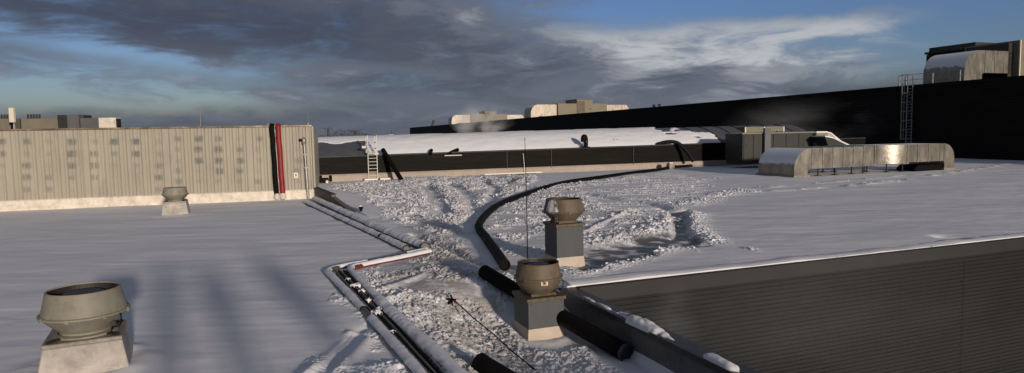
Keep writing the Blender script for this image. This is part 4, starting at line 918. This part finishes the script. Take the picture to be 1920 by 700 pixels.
# ---------------------------------------------------------------- cable runs across the roof
def snowcap(path, r, name, parent, gaps=0.25, seed=0, h=1.0, smooth_amt=1):
    pts = smoothpath(path, 8); P = []; tot = 0
    dense = []
    for a, b_ in zip(pts[:-1], pts[1:]):
        k = max(1, int((b_-a).length/.05))
        for i in range(k): dense.append(a.lerp(b_, i/k))
    dense.append(pts[-1]); n = len(dense); m = 11; V = []; s = 0; keep = []
    for i, p in enumerate(dense):
        d = (dense[min(i+1, n-1)]-dense[max(i-1, 0)]); d.z = 0; d.normalize(); x = Vector((d.y, -d.x, 0)); s += .05
        q = float(fbm(np.array([s*.8+seed*31]), np.array([seed*1.7]), 3, 7+seed)[0]); w = r*(.95+.45*float(fbm(np.array([s*3.+seed]), np.array([.3]), 3, 77)[0]))
        on = q > .25+gaps*.55; keep.append(on)
        for k in range(m):
            a = math.pi*k/(m-1); jit = 1+.14*(random.random()-.5)
            V.append(p+x*(math.cos(a)*w*jit)+ZX*(math.sin(a)*w*h*jit*(1 if on else .3)-r*.25))
    Q = [(i*m+k, i*m+k+1, (i+1)*m+k+1, (i+1)*m+k) for i in range(n-1) for k in range(m-1) if keep[i] and keep[i+1]]
    if not Q: return
    V = np.array([tuple(v) for v in V]); Q = np.array(Q)
    npmesh(name, V, Q, 'snow', parent, attrs=dict(dirt=np.zeros(len(V)), wet=np.zeros(len(V))))
def gp(pts, dz=0): return [ground(x, y)+ZX*dz for x, y in pts]
def run(name, label, px, r, m, gaps, seed, cat='conduit', h=1.0):
    P = gp(px, r*.8); t = thing(name, label, cat, P[0]-ZX*r*.8)
    mb = MB(); mb.tube(P, r, 12); mb.build('conduit_tube', m, t, 50)
    snowcap([p+ZX*r*.35 for p in P], r*1.22, 'snow_cap', t, gaps, seed, h)
    return t
run('cable_conduit', 'snow-capped conduit from the cream building corner, lower one of the slanting pair', [(574, 382), (640, 413), (700, 441), (762, 471)], .075, 'tray', .1, 1, h=.9)
run('cable_conduit', 'snow-capped conduit from the cream building corner, upper one of the slanting pair', [(590, 377), (650, 405), (710, 433), (797, 470)], .11, 'tray', .0, 2, h=.8)
run('cable_conduit', 'snow-covered conduit crossing back left and forming the sharp outer bend', [(800, 472), (772, 478), (700, 493), (640, 504), (616, 512), (622, 522), (660, 562), (720, 628), (785, 702), (830, 755)], .056, 'tray', .06, 3, h=.8)
run('red_conduit', 'red conduit with patchy snow turning at the inner bend of the cable run', [(806, 476), (750, 488), (690, 500), (658, 508), (666, 522), (690, 548), (712, 572)], .06, 'redpipe', .13, 4, h=.95)
run('cable_conduit', 'thick rounded snow-loaded conduit beside the open cable tray at bottom', [(712, 572), (735, 596), (775, 634), (820, 676), (870, 730), (900, 765)], .08, 'redpipe', .0, 5, h=.95)
def cable_tray():
    P = gp([(640, 515), (676, 556), (730, 615), (790, 678), (860, 755)], .07); t = thing('cable_tray', 'open rusty metal cable tray between the two snowy conduits', 'cable tray', P[0])
    for s in (-1, 1):
        mb = MB()
        for a, b_ in zip(P[:-1], P[1:]):
            d = (b_-a).normalized(); x = Vector((d.y, -d.x, 0)); mb.bar(a+x*s*.11, b_+x*s*.11, .02, .07)
        mb.build('side_rail', 'tray', t)
    mb = MB()
    for a, b_ in zip(P[:-1], P[1:]):
        d = (b_-a); L = d.length; d.normalize(); x = Vector((d.y, -d.x, 0)); k = int(L/.14)
        for i in range(k): p = a+d*(i*.14); mb.bar(p-x*.11-ZX*.02, p+x*.11-ZX*.02, .025, .02)
    mb.build('rung', 'tray', t)
    for k, (o_, m) in enumerate(((-.05, 'hose'), (-.01, 'tray'), (.05, 'hose'))):
        mb = MB(); mb.tube(smoothpath([p+Vector((o_+random.uniform(-.02, .02), random.uniform(-.03, .03), .01)) for p in P], 6), .022, 8); mb.build('cable', m, t, 60)
    # lumps of snow lying in the tray
    V = []; rng = random.Random(3)
    for i in range(9):
        f = rng.random()*.8; k = min(int(f*4), 3); p = P[k].lerp(P[k+1], f*4-k); r_ = rng.uniform(.04, .09)
        mb = MB(); mb.lathe([(r_, -.06), (r_*.98, .01), (r_*.7, r_*.5), (r_*.2, r_*.7), (0, r_*.72)], p-ZX*.02+Vector((rng.uniform(-.12, .12), 0, .03)), 9); mb.v = [v+Vector((rng.uniform(-.035, .035), rng.uniform(-.035, .035), rng.uniform(-.02, .015))) for v in mb.v]; V.append(mb)
    m2 = MB()
    for q in V: m2.add(q.v, q.f)
    o = m2.build('snow_lump', 'snow', t, 80)
cable_tray()
# cable lying across snow with tripod foot
def fallen():
    a = ground(848, 571)+ZX*.10; b_ = ground(1005, 700)+ZX*.03; t = thing('fallen_rod', 'thin dark rod lying across the snow with splayed black foot and red tie', 'rod', a)
    pts = [a]+[a.lerp(b_, k/7)+ZX*(.012*math.sin(k*2.1)) for k in range(1, 8)]
    mb = MB(); mb.tube(pts, .011, 6); mb.build('rod', 'hose', t)
    mb = MB()
    for dx, dy, dz in ((-.1, -.12, -.12), (.02, -.16, -.10), (.10, -.02, -.02), (-.04, .05, .10), (-.14, .02, .0)): mb.bar(a, a+Vector((dx, dy, dz))*.75, .022, .035)
    mb.build('tripod_foot', 'hose', t)
    mb = MB(); q = a.lerp(b_, .045); d = (b_-a).normalized(); mb.tube([q-d*.05, q+d*.05], .022, 8); mb.build('tie', 'red', t)
fallen()
# ---------------------------------------------------------------- people behind the camera (their shadows reach the left roof)
SUN_AZ = R(28.0); SUN_EL = R(9.4)
sdir = Vector((math.sin(SUN_AZ)*math.cos(SUN_EL), -math.cos(SUN_AZ)*math.cos(SUN_EL), math.sin(SUN_EL)))
def person(head_xy, height, label, pose=0):
    x, y = head_xy; z0 = 1.35; t = thing('person', label, 'person', (x, y, z0), 'people standing behind the camera')
    o = Vector((x, y, z0)); k = height/1.78
    J = dict(pel=(0, 0, .95), ch=(0, 0, 1.30), nk=(0, 0, 1.50), hd=(0, .02, 1.62), tp=(0, .02, 1.74))
    V = []; E = []; Rr = []
    def add(p, r_, par=None):
        V.append(tuple(o+Vector(p)*k)); Rr.append(r_*k*(1.08 if .05 < p[2] < 1.5 else 1.05))
        if par is not None: E.append((par, len(V)-1))
        return len(V)-1
    pe = add((0, 0, .95), .15); be = add((0, 0, 1.12), .135, pe); ch = add((0, 0, 1.34), .155, be); nk = add((0, 0, 1.51), .06, ch); h1 = add((0, .02, 1.60), .085, nk); h2 = add((0, .02, 1.70), .095, h1)
    for s in (-1, 1):
        hp = add((s*.10, 0, .88), .105, pe); kn = add((s*.13, .02, .50), .075, hp); an = add((s*.14, 0, .09), .055, kn); add((s*.15, .15, .04), .045, an)
        sh = add((s*.20, 0, 1.42), .07, ch)
        if pose == 1: el = add((s*.28, .12, 1.22), .05, sh); wr = add((s*.10, .33, 1.42), .038, el); add((s*.06, .36, 1.50), .035, wr)
        else: el = add((s*.27, -.02, 1.15), .05, sh); wr = add((s*.28, .07, .92), .038, el); add((s*.28, .10, .84), .035, wr)
    me = bpy.data.meshes.new('body'); off = Vector(t.location); me.from_pydata([tuple(Vector(v)-off) for v in V], E, []); ob = bpy.data.objects.new('body', me); C.objects.link(ob); ob.parent = t
    md = ob.modifiers.new('skin', 'SKIN'); md.use_smooth_shade = True
    for i, sv in enumerate(me.skin_vertices[0].data): sv.radius = (Rr[i], Rr[i]); sv.use_root = (i == 0)
    ob.modifiers.new('sub', 'SUBSURF').levels = 1; me.materials.append(MAT['coat'])
    mb = MB(); mb.lathe([(.125*k, 1.66*k), (.12*k, 1.74*k), (.09*k, 1.81*k), (0, 1.84*k)], o+Vector((0, .02, 0)), 16); mb.build('helmet', 'helmet', t, 60)
person((.25, -.55), 1.78, 'person in dark coat and white helmet holding a phone up just behind the camera', 1)
person((1.25, -.55), 1.78, 'person in dark coat and white helmet standing right of the photographer')
person((2.55, -.30), 1.95, 'tallest person in dark coat and white helmet at the right end of the group')

# ---------------------------------------------------------------- steam
def steam(name, label, c, size, dens, scale):
    mb = MB(); mb.lathe([(.25*math.sin(math.pi*k/12)+.25*math.sin(math.pi*k/12)*(.5+k/12), -.5+k/12) for k in range(13)], (0, 0, 0), 20)
    mb.v = [Vector((v.x*size[0], v.y*size[1], v.z*size[2]))+Vector(c) for v in mb.v]
    m = bpy.data.materials.new(name); m.use_nodes = True; nt = m.node_tree; nt.nodes.remove(nt.nodes['Principled BSDF'])
    vol = nt.nodes.new('ShaderNodeVolumePrincipled'); out = nt.nodes['Material Output']; nt.links.new(vol.outputs[0], out.inputs['Volume'])
    tc = nt.nodes.new('ShaderNodeTexCoord'); g = tc.outputs['Generated']
    sp = nt.nodes.new('ShaderNodeVectorMath'); sp.operation = 'DISTANCE'; nt.links.new(g, sp.inputs[0]); sp.inputs[1].default_value = (.5, .5, .42)
    fall = nmath(nt, 'SUBTRACT', 1., nsmooth(nt, sp.outputs['Value'], .1, .48))
    n = nsmooth(nt, nnoise(nt, g, scale, 5, .6, .8), .38, .75)
    nt.links.new(nmath(nt, 'MULTIPLY', nmath(nt, 'MULTIPLY', fall, n), dens), vol.inputs['Density'])
    vol.inputs['Color'].default_value = (1, 1, 1, 1); vol.inputs['Anisotropy'].default_value = -.1
    tag(mb.build(name, m), label, 'steam', kind='stuff')
c = at_y(903, 226, 110); steam('steam_plume', 'pale steam plume rising before the far end of the black hall', c, (12, 8, 9), .9, 3.0)
c = at_y(1510, 228, 66); steam('steam_wisp', 'very faint steam drifting before the middle of the black hall wall', c, (20, 4, 7.5), .11, 2.0)
c = at_y(1640, 560, 9.6); steam('steam_wisp', 'very faint steam drifting over the dark courtyard below the snowy roof edge', c, (7.5, 1.6, 3.4), .10, 1.6)
c = at_y(1170, 590, 10.6); steam('steam_wisp', 'very faint steam rising from the courtyard corner behind the parapet', (c.x+.9, c.y, c.z), (1.4, .8, 1.6), .35, 1.6)

# ---------------------------------------------------------------- light
sun = bpy.data.lights.new('sun', 'SUN'); sun.energy = 4.9; sun.angle = R(2.6); sun.color = (1, .86, .72)
so = bpy.data.objects.new('sun', sun); C.objects.link(so); so.rotation_euler = sdir.to_track_quat('Z', 'Y').to_euler()
w = bpy.data.worlds.new("World"); scn.world = w; w.use_nodes = True; nt = w.node_tree; nt.nodes.clear()
out = nt.nodes.new('ShaderNodeOutputWorld'); bg = nt.nodes.new('ShaderNodeBackground'); nt.links.new(bg.outputs[0], out.inputs[0])
sky = nt.nodes.new('ShaderNodeTexSky'); sky.sky_type = 'NISHITA'; sky.sun_disc = False; sky.sun_elevation = SUN_EL
sky.sun_rotation = math.atan2(sdir.x, sdir.y); sky.air_density = 1.2; sky.dust_density = .6; sky.ozone_density = 2.5
SK = .085
tc = nt.nodes.new('ShaderNodeTexCoord'); D = tc.outputs['Generated']; sp = nt.nodes.new('ShaderNodeSeparateXYZ'); nt.links.new(D, sp.inputs[0])
dx, dy, dz = sp.outputs
az = nmath(nt, 'MULTIPLY', nmath(nt, 'ARCTAN2', dx, dy), 57.2958); el = nmath(nt, 'MULTIPLY', nmath(nt, 'ARCSINE', dz), 57.2958)
cb = nt.nodes.new('ShaderNodeCombineXYZ'); nt.links.new(az, cb.inputs[0]); nt.links.new(nmath(nt, 'MULTIPLY', el, 2.0), cb.inputs[1]); AE = cb.outputs[0]
warp = nnoise(nt, nmap(nt, AE, (1, 1, 1)), .07, 4, .6)
big_n = nnoise(nt, nmap(nt, AE, (1, 1.2, 1), rot=(0, 0, R(-14))), .075, 7, .58, .35)
fine = nnoise(nt, nmap(nt, AE, (.7, 1.5, 1), loc=(40, 9, 0), rot=(0, 0, R(16))), .19, 9, .62, .5)
def px2ae(px, py):
    r = ray(px, py); return math.degrees(math.atan2(r.x, r.y)), math.degrees(math.asin(r.z))
azw = nmath(nt, 'ADD', az, nmath(nt, 'MULTIPLY', nmath(nt, 'SUBTRACT', warp, .5), 12.))
elw = nmath(nt, 'ADD', el, nmath(nt, 'MULTIPLY', nmath(nt, 'SUBTRACT', fine, .5), 4.2))
def blob(px, py, wx, wy, rot=0, amp=1.):
    a0, e0 = px2ae(px, py); sa = wx/F*57.3; se = wy/F*57.3
    A = nmath(nt, 'SUBTRACT', azw, a0); E = nmath(nt, 'SUBTRACT', elw, e0); c, s = math.cos(R(rot)), math.sin(R(rot))
    p = nmath(nt, 'ADD', nmath(nt, 'MULTIPLY', A, c/sa), nmath(nt, 'MULTIPLY', E, s/sa)); q = nmath(nt, 'ADD', nmath(nt, 'MULTIPLY', A, -s/se), nmath(nt, 'MULTIPLY', E, c/se))
    r2 = nmath(nt, 'ADD', nmath(nt, 'POWER', nmath(nt, 'ABSOLUTE', p), 2.), nmath(nt, 'POWER', nmath(nt, 'ABSOLUTE', q), 2.))
    return nmath(nt, 'MULTIPLY', nmath(nt, 'EXPONENT', nmath(nt, 'MULTIPLY', r2, -1.)), amp)
def total(*bl):
    r_ = bl[0]
    for b_ in bl[1:]: r_ = nmath(nt, 'ADD', r_, b_)
    return r_
# clear gaps, dark banks, bright cloud (positions are sky directions)
gap = total(blob(40, 165, 330, 34, -4, 1.0), blob(330, 112, 230, 22, -10, .55), blob(60, 84, 200, 22, -9, .6), blob(1440, -4, 320, 34, 0, 1.7), blob(1840, 35, 220, 50, 14, .9), blob(1480, 95, 120, 20, 0, .3), blob(1720, 118, 120, 20, 12, .3), blob(400, 195, 260, 20, 0, .35), blob(2150, 60, 200, 90, 0, .8))
white = total(blob(1250, 70, 270, 38, 2, .7), blob(1560, 78, 280, 40, 6, .6), blob(1800, 130, 260, 40, 6, .2), blob(640, 128, 170, 20, -5, .26), blob(980, 50, 330, 90, 0, .24), blob(250, 130, 300, 25, -4, .3), blob(1450, 110, 400, 60, 6, .25), blob(1050, 180, 500, 40, 4, .12))
dark = total(blob(200, 22, 520, 44, -3, .75), blob(620, 66, 420, 50, -5, .5), blob(1330, 140, 230, 24, 10, .7), blob(1000, 135, 220, 40, 10, .35), blob(560, 150, 180, 16, -4, .35), blob(1640, 165, 260, 24, 10, .55), blob(1900, 110, 120, 40, 10, .3))
cover = nmath(nt, 'SUBTRACT', nmath(nt, 'ADD', 1.15, nmath(nt, 'MULTIPLY', nmath(nt, 'SUBTRACT', big_n, .5), 1.6)), gap)
cover = nmath(nt, 'ADD', cover, nmath(nt, 'MULTIPLY', nmath(nt, 'SUBTRACT', fine, .5), 1.4))
cover = nmath(nt, 'ADD', cover, nmath(nt, 'MULTIPLY', white, .12))
cov = nsmooth(nt, cover, .12, 1.22)
tone = nmath(nt, 'ADD', nmath(nt, 'SUBTRACT', white, nmath(nt, 'MULTIPLY', dark, .55)), nmath(nt, 'MULTIPLY', nmath(nt, 'SUBTRACT', fine, .5), 1.45))
tone = nmath(nt, 'ADD', tone, nmath(nt, 'MULTIPLY', nmath(nt, 'SUBTRACT', big_n, .5), .55))
ramp = nt.nodes.new('ShaderNodeValToRGB'); nt.links.new(nsmooth(nt, tone, -.9, 1.25), ramp.inputs[0]); ramp.color_ramp.interpolation = 'EASE'
cr = ramp.color_ramp.elements; cr[0].position = .05; cr[0].color = (.074, .088, .130, 1); cr[1].position = .95; cr[1].color = (.58, .60, .63, 1)
for p_, c_ in ((.30, (.102, .118, .160, 1)), (.50, (.160, .182, .232, 1)), (.7, (.30, .325, .375, 1))): e_ = cr.new(p_); e_.color = c_
skc = nt.nodes.new('ShaderNodeVectorMath'); skc.operation = 'SCALE'; nt.links.new(sky.outputs[0], skc.inputs[0]); skc.inputs['Scale'].default_value = SK
tn = nt.nodes.new('ShaderNodeVectorMath'); tn.operation = 'MULTIPLY'; nt.links.new(skc.outputs[0], tn.inputs[0]); tn.inputs[1].default_value = (.79, .93, 1.58)
mixc = nmix(nt, cov, tn.outputs[0], ramp.outputs[0])
hz = nmath(nt, 'SUBTRACT', 1., nsmooth(nt, el, 0., 3.4))
mixc = nmix(nt, nmath(nt, 'MULTIPLY', hz, .78), mixc, (.125, .148, .185))
nt.links.new(mixc, bg.inputs['Color']); bg.inputs['Strength'].default_value = 1.2
# render settings
scn.view_settings.view_transform = 'Standard'; scn.view_settings.look = 'None'; scn.view_settings.exposure = -0.55; scn.view_settings.gamma = 1
scn.cycles.max_bounces = 6; scn.cycles.volume_bounces = 1; scn.cycles.use_denoising = True
